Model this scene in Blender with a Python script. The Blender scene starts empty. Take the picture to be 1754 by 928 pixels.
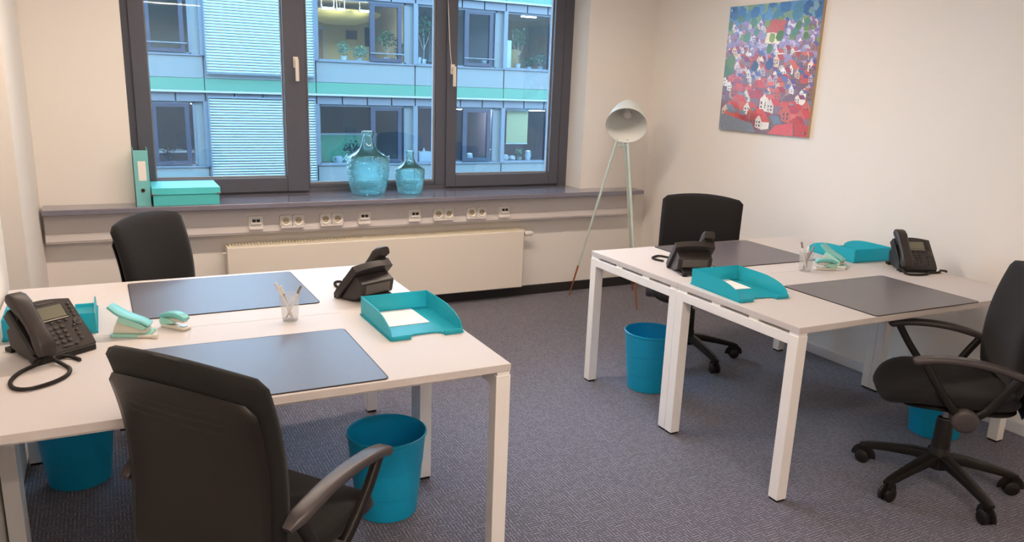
import bpy, math, random
from mathutils import Vector, Matrix
S = bpy.context.scene
COL = S.collection
PI = math.pi
random.seed(7)

# ------------------------------------------------------------------ camera
def camera():
    f, pitch, yaw, roll, ppy = 1339.288, -0.252, 0.482, 0.037, 26.0
    R = Vector((0.88964551, -0.4552713, 0.03548113))
    U = Vector((0.08310422, 0.23781451, 0.96774891))
    F = Vector((0.44902623, 0.85800484, -0.24940558))
    c = bpy.data.cameras.new('camera'); o = bpy.data.objects.new('camera', c); COL.objects.link(o)
    c.sensor_width = 36; c.lens = f / 1754 * 36; c.shift_y = ppy / 1754
    c.clip_start = .05; c.clip_end = 300
    o.matrix_world = Matrix(((R.x, U.x, -F.x, -2.2956), (R.y, U.y, -F.y, -2.7466), (R.z, U.z, -F.z, 1.5952), (0, 0, 0, 1)))
    S.camera = o
camera()
# ------------------------------------------------------------------ sky, exposure
W = bpy.data.worlds.new('overcast'); S.world = W; W.use_nodes = True
W.node_tree.nodes['Background'].inputs[0].default_value = (.56, .77, 1.0, 1)
W.node_tree.nodes['Background'].inputs[1].default_value = 16.0
S.view_settings.view_transform = 'Standard'; S.view_settings.look = 'None'
S.view_settings.exposure = 0.0; S.view_settings.gamma = 1; S.view_settings.use_curve_mapping = False
LAMP_STRENGTH = 47.5
LAMP_COLOR = (1, .82, .67)

# ------------------------------------------------------------------ helpers
def lin(h):
    h = h.lstrip('#'); o = []
    for i in (0, 2, 4):
        c = int(h[i:i+2], 16) / 255
        o.append(c / 12.92 if c <= .04045 else ((c + .055) / 1.055) ** 2.4)
    return (*o, 1)
MATS = {}
def mat(name, color='#808080', rough=.5, metal=0, spec=.5, trans=0, emit=None, estr=0, coat=0, noise=None, bump=None, sheen=0, ior=1.45, sss=0):
    m = bpy.data.materials.new(name); m.use_nodes = True; MATS[name] = m
    nt = m.node_tree; b = nt.nodes['Principled BSDF']
    c = lin(color) if isinstance(color, str) else color
    b.inputs['Base Color'].default_value = c
    b.inputs['Roughness'].default_value = rough; b.inputs['Metallic'].default_value = metal
    b.inputs['Specular IOR Level'].default_value = spec; b.inputs['Transmission Weight'].default_value = trans
    b.inputs['IOR'].default_value = ior; b.inputs['Coat Weight'].default_value = coat
    b.inputs['Sheen Weight'].default_value = sheen
    if emit: b.inputs['Emission Color'].default_value = emit; b.inputs['Emission Strength'].default_value = estr
    tc = nt.nodes.new('ShaderNodeTexCoord')
    if noise:   # (scale, amount): gentle colour variation of the surface itself
        n = nt.nodes.new('ShaderNodeTexNoise'); n.inputs['Scale'].default_value = noise[0]; n.inputs['Detail'].default_value = 4
        nt.links.new(tc.outputs['Object'], n.inputs['Vector'])
        mx = nt.nodes.new('ShaderNodeMix'); mx.data_type = 'RGBA'
        mx.inputs[6].default_value = tuple(x * (1 - noise[1]) for x in c[:3]) + (1,)
        mx.inputs[7].default_value = tuple(min(1, x * (1 + noise[1])) for x in c[:3]) + (1,)
        nt.links.new(n.outputs['Fac'], mx.inputs[0]); nt.links.new(mx.outputs[2], b.inputs['Base Color'])
    if bump:    # (scale, strength, distance)
        n = nt.nodes.new('ShaderNodeTexNoise'); n.inputs['Scale'].default_value = bump[0]; n.inputs['Detail'].default_value = 3
        nt.links.new(tc.outputs['Object'], n.inputs['Vector'])
        bp = nt.nodes.new('ShaderNodeBump'); bp.inputs['Strength'].default_value = bump[1]; bp.inputs['Distance'].default_value = bump[2]
        nt.links.new(n.outputs['Fac'], bp.inputs['Height']); nt.links.new(bp.outputs[0], b.inputs['Normal'])
    return m
def glass_sheet(name, tint, refl=(1, 1, 1, 1), rough=.02, ior=1.5, extra=0.0):
    """thin pane: lets light straight through, mirrors by Fresnel"""
    m = bpy.data.materials.new(name); m.use_nodes = True; MATS[name] = m
    nt = m.node_tree; nt.nodes.clear()
    out = nt.nodes.new('ShaderNodeOutputMaterial'); mix = nt.nodes.new('ShaderNodeMixShader')
    t = nt.nodes.new('ShaderNodeBsdfTransparent'); t.inputs[0].default_value = tint
    g = nt.nodes.new('ShaderNodeBsdfGlossy'); g.inputs[0].default_value = refl; g.inputs['Roughness'].default_value = rough
    fr = nt.nodes.new('ShaderNodeFresnel'); fr.inputs[0].default_value = ior
    ad = nt.nodes.new('ShaderNodeMath'); ad.operation = 'ADD'; ad.inputs[1].default_value = extra; ad.use_clamp = True
    nt.links.new(fr.outputs[0], ad.inputs[0]); nt.links.new(ad.outputs[0], mix.inputs[0])
    nt.links.new(t.outputs[0], mix.inputs[1]); nt.links.new(g.outputs[0], mix.inputs[2]); nt.links.new(mix.outputs[0], out.inputs[0])
    return m
def translucent_plastic(name, color, see=.25, rough=.25, glow=.35):
    m = bpy.data.materials.new(name); m.use_nodes = True; MATS[name] = m
    nt = m.node_tree; b = nt.nodes['Principled BSDF']; c = lin(color)
    b.inputs['Base Color'].default_value = c; b.inputs['Roughness'].default_value = rough
    tl = nt.nodes.new('ShaderNodeBsdfTranslucent'); tl.inputs[0].default_value = c
    tp = nt.nodes.new('ShaderNodeBsdfTransparent'); tp.inputs[0].default_value = tuple(x ** .45 for x in c[:3]) + (1,)
    m1 = nt.nodes.new('ShaderNodeMixShader'); m1.inputs[0].default_value = glow
    m2 = nt.nodes.new('ShaderNodeMixShader'); m2.inputs[0].default_value = see
    out = [n for n in nt.nodes if n.type == 'OUTPUT_MATERIAL'][0]
    nt.links.new(b.outputs[0], m1.inputs[1]); nt.links.new(tl.outputs[0], m1.inputs[2])
    nt.links.new(m1.outputs[0], m2.inputs[1]); nt.links.new(tp.outputs[0], m2.inputs[2]); nt.links.new(m2.outputs[0], out.inputs[0])
    return m

class MB:
    def __init__(s): s.v = []; s.f = []
    def add(s, vs, fs):
        n = len(s.v); s.v += [tuple(v) for v in vs]; s.f += [tuple(i + n for i in f) for f in fs]; return s
    def box(s, x0, x1, y0, y1, z0, z1, M=None):
        vs = [Vector((x, y, z)) for z in (z0, z1) for y in (y0, y1) for x in (x0, x1)]
        if M: vs = [M @ v for v in vs]
        return s.add(vs, [(0, 2, 3, 1), (4, 5, 7, 6), (0, 1, 5, 4), (1, 3, 7, 5), (3, 2, 6, 7), (2, 0, 4, 6)])
    def prism(s, pts, axis, a, b, M=None):
        """outline pts in the plane across axis, extruded from a to b"""
        def mk(p, t):
            v = {'x': (t, p[0], p[1]), 'y': (p[0], t, p[1]), 'z': (p[0], p[1], t)}[axis]
            v = Vector(v); return M @ v if M else v
        n = len(pts); vs = [mk(p, a) for p in pts] + [mk(p, b) for p in pts]
        fs = [tuple(range(n))[::-1], tuple(range(n, 2 * n))] + [(i, (i + 1) % n, n + (i + 1) % n, n + i) for i in range(n)]
        return s.add(vs, fs)
    def lathe(s, prof, seg=32, c=(0, 0, 0), close=False):
        vs = []; fs = []; m = len(prof)
        for i in range(seg):
            a = 2 * PI * i / seg
            for r, z in prof: vs.append((c[0] + r * math.cos(a), c[1] + r * math.sin(a), c[2] + z))
        for i in range(seg):
            j = (i + 1) % seg
            for k in range(m if close else m - 1):
                l = (k + 1) % m; fs.append((i * m + k, j * m + k, j * m + l, i * m + l))
        s.add(vs, fs); n = len(s.v) - seg * m
        if not close:
            s.f.append(tuple(n + i * m for i in range(seg))[::-1]); s.f.append(tuple(n + i * m + m - 1 for i in range(seg)))
        return s
    def sweep(s, path, prof, up=(0, 0, 1), scales=None, cap=True, closed=False):
        """prof: 2-D outline (side, up) carried along path"""
        P = [Vector(p) for p in path]; n = len(P); k = len(prof); up = Vector(up); vs = []; fs = []
        for i, p in enumerate(P):
            t = (P[(i + 1) % n if closed else min(i + 1, n - 1)] - P[(i - 1) if closed or i else 0]).normalized()
            sd = t.cross(up)
            if sd.length < 1e-4: sd = t.cross(Vector((0, 1, 0)))
            sd.normalize(); u = sd.cross(t).normalized(); sc = scales[i] if scales else (1, 1)
            for a, b in prof: vs.append(p + sd * a * sc[0] + u * b * sc[1])
        for i in range(n if closed else n - 1):
            j = (i + 1) % n
            for a in range(k):
                b = (a + 1) % k; fs.append((i * k + a, i * k + b, j * k + b, j * k + a))
        if cap and not closed: fs += [tuple(range(k))[::-1], tuple((n - 1) * k + a for a in range(k))]
        return s.add(vs, fs)
    def tube(s, path, r, seg=10, radii=None, closed=False):
        return s.sweep(path, circ(1, seg), up=(.013, .021, 1), scales=[(q, q) for q in (radii or [r] * len(path))], closed=closed)
    def cyl(s, p, q, r, seg=16, r2=None): return s.tube([p, q], r, seg, radii=[r, r if r2 is None else r2])
def circ(r, n): return [(r * math.cos(2 * PI * i / n), r * math.sin(2 * PI * i / n)) for i in range(n)]
def rrect(w, h, r, n=4):
    o = []
    for cx, cy, a0 in ((w/2-r, h/2-r, 0), (-w/2+r, h/2-r, 90), (-w/2+r, -h/2+r, 180), (w/2-r, -h/2+r, 270)):
        for i in range(n + 1):
            a = math.radians(a0 + 90 * i / n); o.append((cx + r * math.cos(a), cy + r * math.sin(a)))
    return o
def spline(pts, n=8, closed=False):
    P = [Vector(p) for p in pts]; m = len(P); out = []
    for i in range(m if closed else m - 1):
        g = lambda k: P[k % m] if closed else P[max(0, min(m - 1, k))]
        p0, p1, p2, p3 = g(i-1), g(i), g(i+1), g(i+2)
        for j in range(n):
            t = j / n
            out.append(.5 * (2*p1 + (p2-p0)*t + (2*p0-5*p1+4*p2-p3)*t*t + (3*p1-p0-3*p2+p3)*t**3))
    if not closed: out.append(P[-1])
    return out
def mesh(name, mb, sharp=35, smooth=True):
    me = bpy.data.meshes.new(name); me.from_pydata(mb.v, [], mb.f); me.validate()
    if smooth:
        for p in me.polygons: p.use_smooth = True
        me.set_sharp_from_angle(angle=math.radians(sharp))
    me.update(); return me
def obj(name, mb, m, parent=None, bevel=0, sharp=35, smooth=True, loc=None, label=None):
    me = mb if isinstance(mb, bpy.types.Mesh) else mesh(name, mb, sharp, smooth)
    o = bpy.data.objects.new(name, me); COL.objects.link(o)
    if not me.materials: me.materials.append(MATS[m] if isinstance(m, str) else m)
    if parent: o.parent = parent
    if loc is not None: o.location = loc
    if label: o['label'] = label
    if bevel:
        b = o.modifiers.new('bevel', 'BEVEL'); b.width = bevel; b.segments = 2; b.limit_method = 'ANGLE'; b.angle_limit = math.radians(40)
    return o
def tag(o, label, cat, group=None):
    o['label'] = label; o['category'] = cat
    if group: o['group'] = group
    return o
def thing(name, label, cat, loc=(0, 0, 0), rz=0, group=None):
    o = bpy.data.objects.new(name, None); COL.objects.link(o); o.location = loc; o.rotation_euler = (0, 0, rz)
    o.empty_display_size = .05
    return tag(o, label, cat, group)
def struct(o): o['kind'] = 'structure'; return o
def dup(root, loc, rz, label, group=None):
    def cp(o, par):
        c = o.copy(); COL.objects.link(c); c.parent = par
        for ch in o.children: cp(ch, c)
        return c
    r = cp(root, None); r.location = loc; r.rotation_euler = (0, 0, rz); r['label'] = label
    if group: r['group'] = group
    return r

# ------------------------------------------------------------------ materials
mat('wall_paint', '#efe9e2', .85, noise=(3, .015), bump=(160, .12, .002))
mat('ceiling_paint', '#f2f0ec', .9, noise=(2, .01))
mat('skirting_dark', '#2a2829', .6, noise=(8, .1))
mat('skirting_white', '#dfdcdc', .5, noise=(8, .02))
mat('window_frame', '#555660', .45, noise=(30, .04))
mat('gasket', '#141820', .7)
mat('bead', '#85868a', .3)
mat('sill_stone', '#7f7c89', .12, spec=.8, noise=(60, .06), coat=.15)
mat('handle_white', '#e6dccf', .35)
mat('white_plastic', '#ece7df', .4)
mat('trunk_plastic', '#e2dad6', .45, noise=(20, .015))
mat('port_dark', '#2b2723', .5)
mat('socket_hole', '#b9a990', .5)
mat('radiator_paint', '#eae2d6', .4, noise=(5, .01))
mat('grille_paint', '#e9e0c8', .45)
mat('desk_top', '#d0c9c6', .5, spec=.3, noise=(5, .012))
mat('desk_edge', '#e4dad0', .5)
mat('desk_frame', '#f4f1ee', .38, noise=(6, .01))
mat('glide_black', '#16130f', .6)
mat('mat_dark', '#655f63', .34, noise=(80, .05), bump=(500, .08, .0005), coat=.0)
mat('mat_edge', '#2c2528', .5)
mat('chair_fabric', '#131112', .92, noise=(700, .35), bump=(900, .35, .001), sheen=.06)
mat('chair_plastic', '#1b1715', .42, noise=(40, .06), bump=(700, .08, .0004))
mat('arm_plastic', '#453f40', .36, noise=(40, .05), bump=(600, .08, .0004))
mat('chrome', '#9a979c', .25, metal=1)
mat('phone_plastic', '#352f2e', .42, noise=(60, .06), bump=(800, .06, .0003))
mat('phone_back', '#6a615b', .5, noise=(40, .08))
mat('phone_dark', '#1b1817', .5)
mat('phone_lcd', '#7d7c6c', .2)
mat('phone_trim', '#b7b0a6', .35)
mat('key_grey', '#4e4947', .4)
mat('cord_black', '#2c2725', .5)
translucent_plastic('tray_teal', '#3fcddc', .30)
translucent_plastic('bin_teal', '#16acd8', .04, .35, .15)
mat('teal_solid', '#78c4c2', .35, noise=(20, .03))
mat('teal_pale', '#a2d6c8', .35)
mat('punch_white', '#dcd6c8', .4)
mat('steel', '#a9a6a2', .3, metal=1)
mat('paper', '#f6f4f2', .8)
translucent_plastic('cup_clear', '#f4f4f4', .84, .15)
mat('pen_grey', '#8b857f', .4); mat('pen_white', '#e8e4e0', .35); mat('pen_red', '#a04038', .4); mat('pen_dark', '#5a4c40', .4)
mat('lamp_mint', '#e6ece8', .4, noise=(10, .02))
mat('lamp_inside', '#e4e6e3', .6)
mat('lamp_leg', '#c9d6ce', .4)
mat('copper', '#a5603c', .4, metal=.4)
mat('bulb', '#e6e2e0', .3)
mat('binder_teal', '#7cc6c8', .5, noise=(30, .03))
mat('binder_inside', '#3a4550', .8)
mat('box_teal', '#55c4c6', .5, noise=(30, .03))
mat('box_lid', '#58d2d8', .45, noise=(30, .03))
mat('label_white', '#f1ece6', .7)
mat('print_edge', '#c9b08c', .5)
glass_sheet('pane', (.86, .95, 1, 1), refl=(.9, 1, 1, 1), extra=.0)
glass_sheet('far_glass', (.88, .95, 1, 1), refl=(.85, .95, 1, 1), extra=.03)
def carboy_material():
    m = glass_sheet('carboy_glass', (.86, .975, .985, 1), rough=.04, ior=1.45)
    nt = m.node_tree; N = nt.nodes.new; L = nt.links.new
    tc = N('ShaderNodeTexCoord'); v = N('ShaderNodeTexVoronoi'); v.inputs['Scale'].default_value = 70
    sx = N('ShaderNodeSeparateXYZ'); mr = N('ShaderNodeMapRange'); bp = N('ShaderNodeBump'); bp.inputs['Distance'].default_value = .006
    mr.inputs[1].default_value = .56; mr.inputs[2].default_value = .64; mr.inputs[3].default_value = .8; mr.inputs[4].default_value = 0.02
    L(tc.outputs['Object'], v.inputs['Vector']); L(tc.outputs['Generated'], sx.inputs[0]); L(sx.outputs[2], mr.inputs[0]); L(mr.outputs[0], bp.inputs['Strength'])
    L(v.outputs['Distance'], bp.inputs['Height'])
    mix = [n for n in nt.nodes if n.type == 'MIX_SHADER'][0]; out = [n for n in nt.nodes if n.type == 'OUTPUT_MATERIAL'][0]
    for n in nt.nodes:
        if n.type in ('BSDF_GLOSSY', 'FRESNEL'): L(bp.outputs[0], n.inputs['Normal'])
    tl = N('ShaderNodeBsdfTranslucent'); tl.inputs[0].default_value = (.45, .93, .95, 1); L(bp.outputs[0], tl.inputs['Normal'])
    m2 = N('ShaderNodeMixShader'); mu = N('ShaderNodeMath'); mu.operation = 'MULTIPLY_ADD'; mu.inputs[2].default_value = .045
    mv = N('ShaderNodeMath'); mv.operation = 'MULTIPLY'; mv.inputs[1].default_value = .15
    L(v.outputs['Distance'], mv.inputs[0]); L(mv.outputs[0], mu.inputs[0]); L(mr.outputs[0], mu.inputs[1]); L(mu.outputs[0], m2.inputs[0])
    L(mix.outputs[0], m2.inputs[1]); L(tl.outputs[0], m2.inputs[2]); L(m2.outputs[0], out.inputs[0])
carboy_material()
def carpet_material():
    """woven loop carpet: short light dashes that change direction from cell to cell"""
    m = bpy.data.materials.new('carpet'); m.use_nodes = True; MATS['carpet'] = m
    nt = m.node_tree; N = nt.nodes.new; L = nt.links.new; b = nt.nodes['Principled BSDF']
    def math_(op, a, bb=None):
        n = N('ShaderNodeMath'); n.operation = op
        for i, x in enumerate((a, bb)):
            if x is None: continue
            if isinstance(x, (int, float)): n.inputs[i].default_value = x
            else: L(x, n.inputs[i])
        return n.outputs[0]
    tc = N('ShaderNodeTexCoord'); sp = N('ShaderNodeSeparateXYZ'); L(tc.outputs['Object'], sp.inputs[0])
    cell = N('ShaderNodeCombineXYZ'); c = .0135
    px, py = math_('DIVIDE', sp.outputs[0], c), math_('DIVIDE', sp.outputs[1], c)
    L(math_('FLOOR', px), cell.inputs[0]); L(math_('FLOOR', py), cell.inputs[1])
    wn = N('ShaderNodeTexWhiteNoise'); wn.noise_dimensions = '2D'; L(cell.outputs[0], wn.inputs['Vector'])
    rgb = N('ShaderNodeSeparateColor'); L(wn.outputs['Color'], rgb.inputs[0])
    pick = math_('GREATER_THAN', rgb.outputs[0], .5)
    def dash(p): return math_('LESS_THAN', math_('ABSOLUTE', math_('SUBTRACT', math_('FRACT', p), .5)), .2)
    lines = N('ShaderNodeMix'); L(pick, lines.inputs[0]); L(dash(px), lines.inputs[2]); L(dash(py), lines.inputs[3])
    nz = N('ShaderNodeTexNoise'); nz.inputs['Scale'].default_value = 260; nz.inputs['Detail'].default_value = 2; L(tc.outputs['Object'], nz.inputs['Vector'])
    fac = math_('ADD', math_('MULTIPLY', lines.outputs[0], math_('ADD', math_('MULTIPLY', rgb.outputs[1], .55), .2)), math_('MULTIPLY', nz.outputs['Fac'], .28))
    mx = N('ShaderNodeMix'); mx.data_type = 'RGBA'; mx.inputs[6].default_value = lin('#2d2c37'); mx.inputs[7].default_value = lin('#928d9e')
    L(fac, mx.inputs[0]); L(mx.outputs[2], b.inputs['Base Color']); b.inputs['Roughness'].default_value = .95
    b.inputs['Sheen Weight'].default_value = .25
    bp = N('ShaderNodeBump'); bp.inputs['Strength'].default_value = .5; bp.inputs['Distance'].default_value = .003
    L(math_('ADD', fac, nz.outputs['Fac']), bp.inputs['Height']); L(bp.outputs[0], b.inputs['Normal'])
carpet_material()

# ------------------------------------------------------------------ the room
YW = 2.476            # inner face of the window wall
XR = 1.64             # right wall
XL, XLF = -2.655, -2.69
YB = -6.2; HC = 2.65
WX0, WX1, WZ1 = -2.154, 1.012, 2.42
struct(obj('floor', MB().box(-3.1, XR + .2, YB, YW + .25, -.15, 0), 'carpet', smooth=False))
struct(obj('ceiling', MB().box(-3.1, XR + .2, YB - .2, YW + .35, HC, HC + .2), 'ceiling_paint', smooth=False))
w = MB()
w.box(-3.1, WX0, YW, YW + .34, 0, HC); w.box(WX1, XR + .2, YW, YW + .34, 0, HC)
w.box(WX0, WX1, YW, YW + .34, 0, .80); w.box(WX0, WX1, YW, YW + .34, WZ1, HC)
struct(obj('wall_back', w, 'wall_paint', smooth=False))
struct(obj('wall_right', MB().box(XR, XR + .2, YB, YW, 0, HC), 'wall_paint', smooth=False))
w = MB().box(XL - .5, XL, 1.41, YW, 0, HC); w.box(-3.15, -3.0, .95, 1.41, 0, HC); w.box(-3.15, XLF, YB, .95, 0, HC)
struct(obj('wall_left', w, 'wall_paint', smooth=False))
struct(obj('wall_front', MB().box(-3.1, XR + .2, YB - .2, YB, 0, HC), 'wall_paint', smooth=False))
w = MB()
w.box(-22, WX0, YW + .34, YW + .5, -9, 8); w.box(WX1, 26, YW + .34, YW + .5, -9, 8)
w.box(WX0, WX1, YW + .34, YW + .5, -9, .78); w.box(WX0, WX1, YW + .34, YW + .5, WZ1, 8)
mat('render_grey', '#5c5c5a', .9, noise=(1, .04))
struct(obj('wall_exterior', w, 'render_grey', smooth=False))
struct(obj('baseboard_back', MB().box(XL, XR, YW - .014, YW, 0, .075), 'skirting_dark', bevel=.003))
struct(obj('baseboard_right', MB().box(XR - .016, XR, YB, YW - .014, 0.0, .062), 'skirting_white', bevel=.004))

# window sill: runs wall to wall in front of the wall and back into the opening
sp = [(-2.64, 2.276), (1.486, 2.276), (1.486, YW), (WX1 - .002, YW), (WX1 - .002, 2.70), (WX0 + .002, 2.70), (WX0 + .002, YW), (-2.64, YW)]
struct(obj('trim_1', MB().prism(sp, 'z', .79, .822), 'sill_stone', bevel=.004))

# window
win = bpy.data.objects.new('window_1', None); COL.objects.link(win); win.location = (0, 2.70, .822); struct(win)
def ring(mb, x0, x1, z0, z1, wl, wr, wb, wt, y0, y1):
    mb.box(x0, x0 + wl, y0, y1, z0, z1); mb.box(x1 - wr, x1, y0, y1, z0, z1)
    mb.box(x0 + wl, x1 - wr, y0, y1, z0, z0 + wb); mb.box(x0 + wl, x1 - wr, y0, y1, z1 - wt, z1); return mb
dz = .822
def wz(z): return z - dz
fr = ring(MB(), WX0, WX1, -.03, wz(WZ1), .05, .085, .06, .06, 0, .09)
fr.box(-1.115, -1.05, 0, .09, .03, wz(WZ1) - .06); fr.box(-.125, -.04, 0, .09, .03, wz(WZ1) - .06)
fr.box(-1.05, -.125, 0.005, .09, .03, .058)
obj('frame', fr, 'window_frame', win, bevel=.004)
def sash(x0, x1, gx0, gx1, hx, wb):
    z0, z1 = .014, wz(WZ1) - .04
    s = obj('sash', ring(MB(), x0, x1, z0, z1, gx0 - x0, x1 - gx1, wb - z0, .08, -.022, .06), 'window_frame', win, bevel=.004)
    obj('bead', ring(MB(), gx0, gx1, wb, z1 - .08, .010, .010, .012, .01, .012, .03), 'bead', s)
    obj('pane', MB().box(gx0 + .001, gx1 - .001, .034, .040, wb + .001, z1 - .081), 'pane', s, smooth=False)
    h = obj('handle', MB().box(hx - .016, hx + .016, -.032, -.022, .83, .90).cyl((hx, -.03, .872), (hx, -.066, .872), .010, 12), 'handle_white', s, bevel=.002)
    obj('lever', MB().sweep([(hx, -.062, .885), (hx, -.064, .865), (hx, -.066, .80), (hx, -.066, .745)], rrect(.024, .014, .005, 3), up=(0, 1, 0)), 'handle_white', h)
    return s
sash(-2.108, -1.062, -2.022, -1.205, -1.128, wz(.93))
sash(-.048, .915, .032, .835, -.008, wz(.925))
gx0, gx1, gz0, gz1 = -1.05, -.125, .058, wz(WZ1) - .06
obj('bead', ring(MB(), gx0, gx1, gz0, gz1, .010, .014, .012, .01, .020, .04), 'bead', win)
obj('pane', MB().box(gx0 + .001, gx1 - .001, .044, .050, gz0 + .001, gz1 - .001), 'pane', win, smooth=False)
pc = MB().tube([(-.066, 2.655, 2.40), (-.060, 2.652, 2.15), (-.040, 2.645, 1.80), (-.030, 2.643, 1.72)], .0025, 6)
tag(obj('pull_cord', pc, 'white_plastic'), 'thin pale cord hanging beside the window handle between fixed and right panes', 'cord')

# cable trunking with outlets
tr = thing('cable_trunking', 'long white cable trunking under the window sill carrying sockets', 'cable duct', (-.58, YW, .61))
obj('duct', MB().box(-2.06, 2.05, -.096, 0, 0, .178), 'trunk_plastic', tr, bevel=.004)
obj('cover_strip', MB().box(-2.06, 2.05, -.102, -.094, .012, .06), 'trunk_plastic', tr, bevel=.002)
def data_outlet(x, lab, first=[None]):
    grp = 'data outlets on the trunking'
    if first[0]: return dup(first[0], (x, 2.374, .69), 0, lab, grp)
    t = thing('data_outlet', lab, 'outlet', (x, 2.374, .69), 0, grp); first[0] = t
    obj('plate', MB().box(-.045, .045, -.014, .006, -.04, .04), 'white_plastic', t, bevel=.004)
    obj('bezel', MB().box(-.034, .034, -.024, -.014, -.014, .026), 'white_plastic', t, bevel=.003)
    for dx in (-.013, .013): obj('port', MB().box(dx - .011, dx + .010, -.0255, -.02, .002, .020), 'port_dark', t)
    obj('foot', MB().box(-.042, .042, -.017, -.0, -.048, -.036), 'trunk_plastic', t, bevel=.002)
def double_socket(x, lab, first=[None]):
    grp = 'double sockets on the trunking'
    if first[0]: return dup(first[0], (x, 2.374, .69), 0, lab, grp)
    t = thing('double_socket', lab, 'socket', (x, 2.374, .69), 0, grp); first[0] = t
    for dx in (-.04, .04):
        p = MB().prism([(dx + a, b) for a, b in rrect(.078, .076, .016, 4)], 'y', -.016, .004)
        f = obj('plate', p, 'white_plastic', t, bevel=.003)
        rg = [(.018, -.015), (.027, -.022), (.031, -.022), (.032, -.015)]
        r = MB(); vs = []; n = 24
        for i in range(n):
            a = 2 * PI * i / n
            for rr, yy in rg: vs.append((dx + rr * math.cos(a), yy, rr * math.sin(a)))
        r.add(vs, [(i*4+k, ((i+1) % n)*4+k, ((i+1) % n)*4+k+1, i*4+k+1) for i in range(n) for k in range(3)])
        obj('rim', r, 'white_plastic', f)
        obj('recess', MB().prism([(dx + a, b) for a, b in circ(.021, 20)], 'y', -.0175, -.012), 'socket_hole', f)
        for q in (-.0095, .0095): obj('pin_hole', MB().prism([(dx + q + a, b) for a, b in circ(.003, 8)], 'y', -.0182, -.012), 'port_dark', f)
    obj('foot', MB().box(-.074, .074, -.019, -.0, -.048, -.035), 'trunk_plastic', t, bevel=.002)
for x, w in ((-1.477, 'at the end nearer the storage box'), (-.769, 'straight below the large glass carboy'), (-.407, 'straight below the small glass carboy'), (.291, 'at the radiator valve end')):
    data_outlet(x, 'white data outlet with two dark ports ' + w)
for x, w in ((-1.25, 'the outlet nearer the storage box'), (-.992, 'the outlet below the large carboy'), (-.191, 'the outlet below the small carboy'), (.067, 'the outlet at the radiator valve end')):
    double_socket(x, 'white double power socket right beside ' + w)

# radiator
rad = thing('radiator', 'long flat cream panel radiator under the window sill', 'radiator', (-.597, 2.42, .0))
RX = 1.064
obj('front_panel', MB().box(-RX, RX, -.06, -.03, .095, .535), 'radiator_paint', rad, bevel=.008)
obj('rear_panel', MB().box(-RX + .01, RX - .01, .0, .03, .10, .53), 'radiator_paint', rad, bevel=.005)
for s in (-1, 1): obj('side_cover', MB().box(s * RX - (.008 if s > 0 else 0), s * RX + (0 if s > 0 else .008), -.05, .03, .10, .538), 'radiator_paint', rad, bevel=.002)
g = MB()
for i in range(105):
    x = -RX + .02 + i * (2 * RX - .04) / 105; g.box(x, x + .012, -.048, .026, .536, .542)
g.box(-RX, RX, -.056, -.046, .53, .544); g.box(-RX, RX, .024, .032, .53, .544)
obj('top_grille', g, 'grille_paint', rad)
v = MB().cyl((RX, -.02, .505), (RX + .03, -.02, .505), .012, 14); obj('valve', v, 'chrome', rad)
obj('thermostat_knob', MB().tube([(RX + .018, -.02, .505), (RX + .03, -.02, .505), (RX + .075, -.02, .505), (RX + .09, -.02, .505)], .02, 18, radii=[.014, .020, .019, .014]), 'white_plastic', rad)
obj('vent_cap', MB().cyl((-RX, -.02, .49), (-RX - .02, -.02, .49), .009, 12), 'white_plastic', rad)
for x in (-.8, .8): obj('bracket', MB().box(x - .02, x + .02, .03, .056, .12, .5), 'radiator_paint', rad)

# ceiling luminaires (above the frame)
mat('diffuser', '#ffffff', .5, emit=(*LAMP_COLOR, 1), estr=LAMP_STRENGTH)
def luminaire(x, y, label):
    t = thing('ceiling_light_offscreen', label, 'ceiling light', (x, y, HC))
    obj('housing', MB().box(-.75, .75, -.09, .09, -.05, 0).box(-.75, .75, -.09, -.082, -.064, -.05).box(-.75, .75, .082, .09, -.064, -.05), 'white_plastic', t)
    for s in (-1, 1): obj('diffuser_offscreen', MB().box(-.74, .74, s * .042 - .034, s * .042 + .034, -.058, -.05), 'diffuser', t)
luminaire(-1.72, .92, 'linear twin-tube ceiling luminaire above the left desks')
luminaire(-.15, .92, 'linear twin-tube ceiling luminaire above the right desks')
luminaire(-1.55, -2.2, 'linear twin-tube ceiling luminaire in the middle of the room')
luminaire(-1.55, -3.7, 'added unseen linear twin-tube ceiling luminaire between the middle and the far end of the room')  # unseen lamp added to brighten upright faces turned from the window
luminaire(-1.55, -5.2, 'added unseen linear twin-tube ceiling luminaire at the far end from the window')  # another added lamp, more frontal light on legs and window wall

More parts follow.
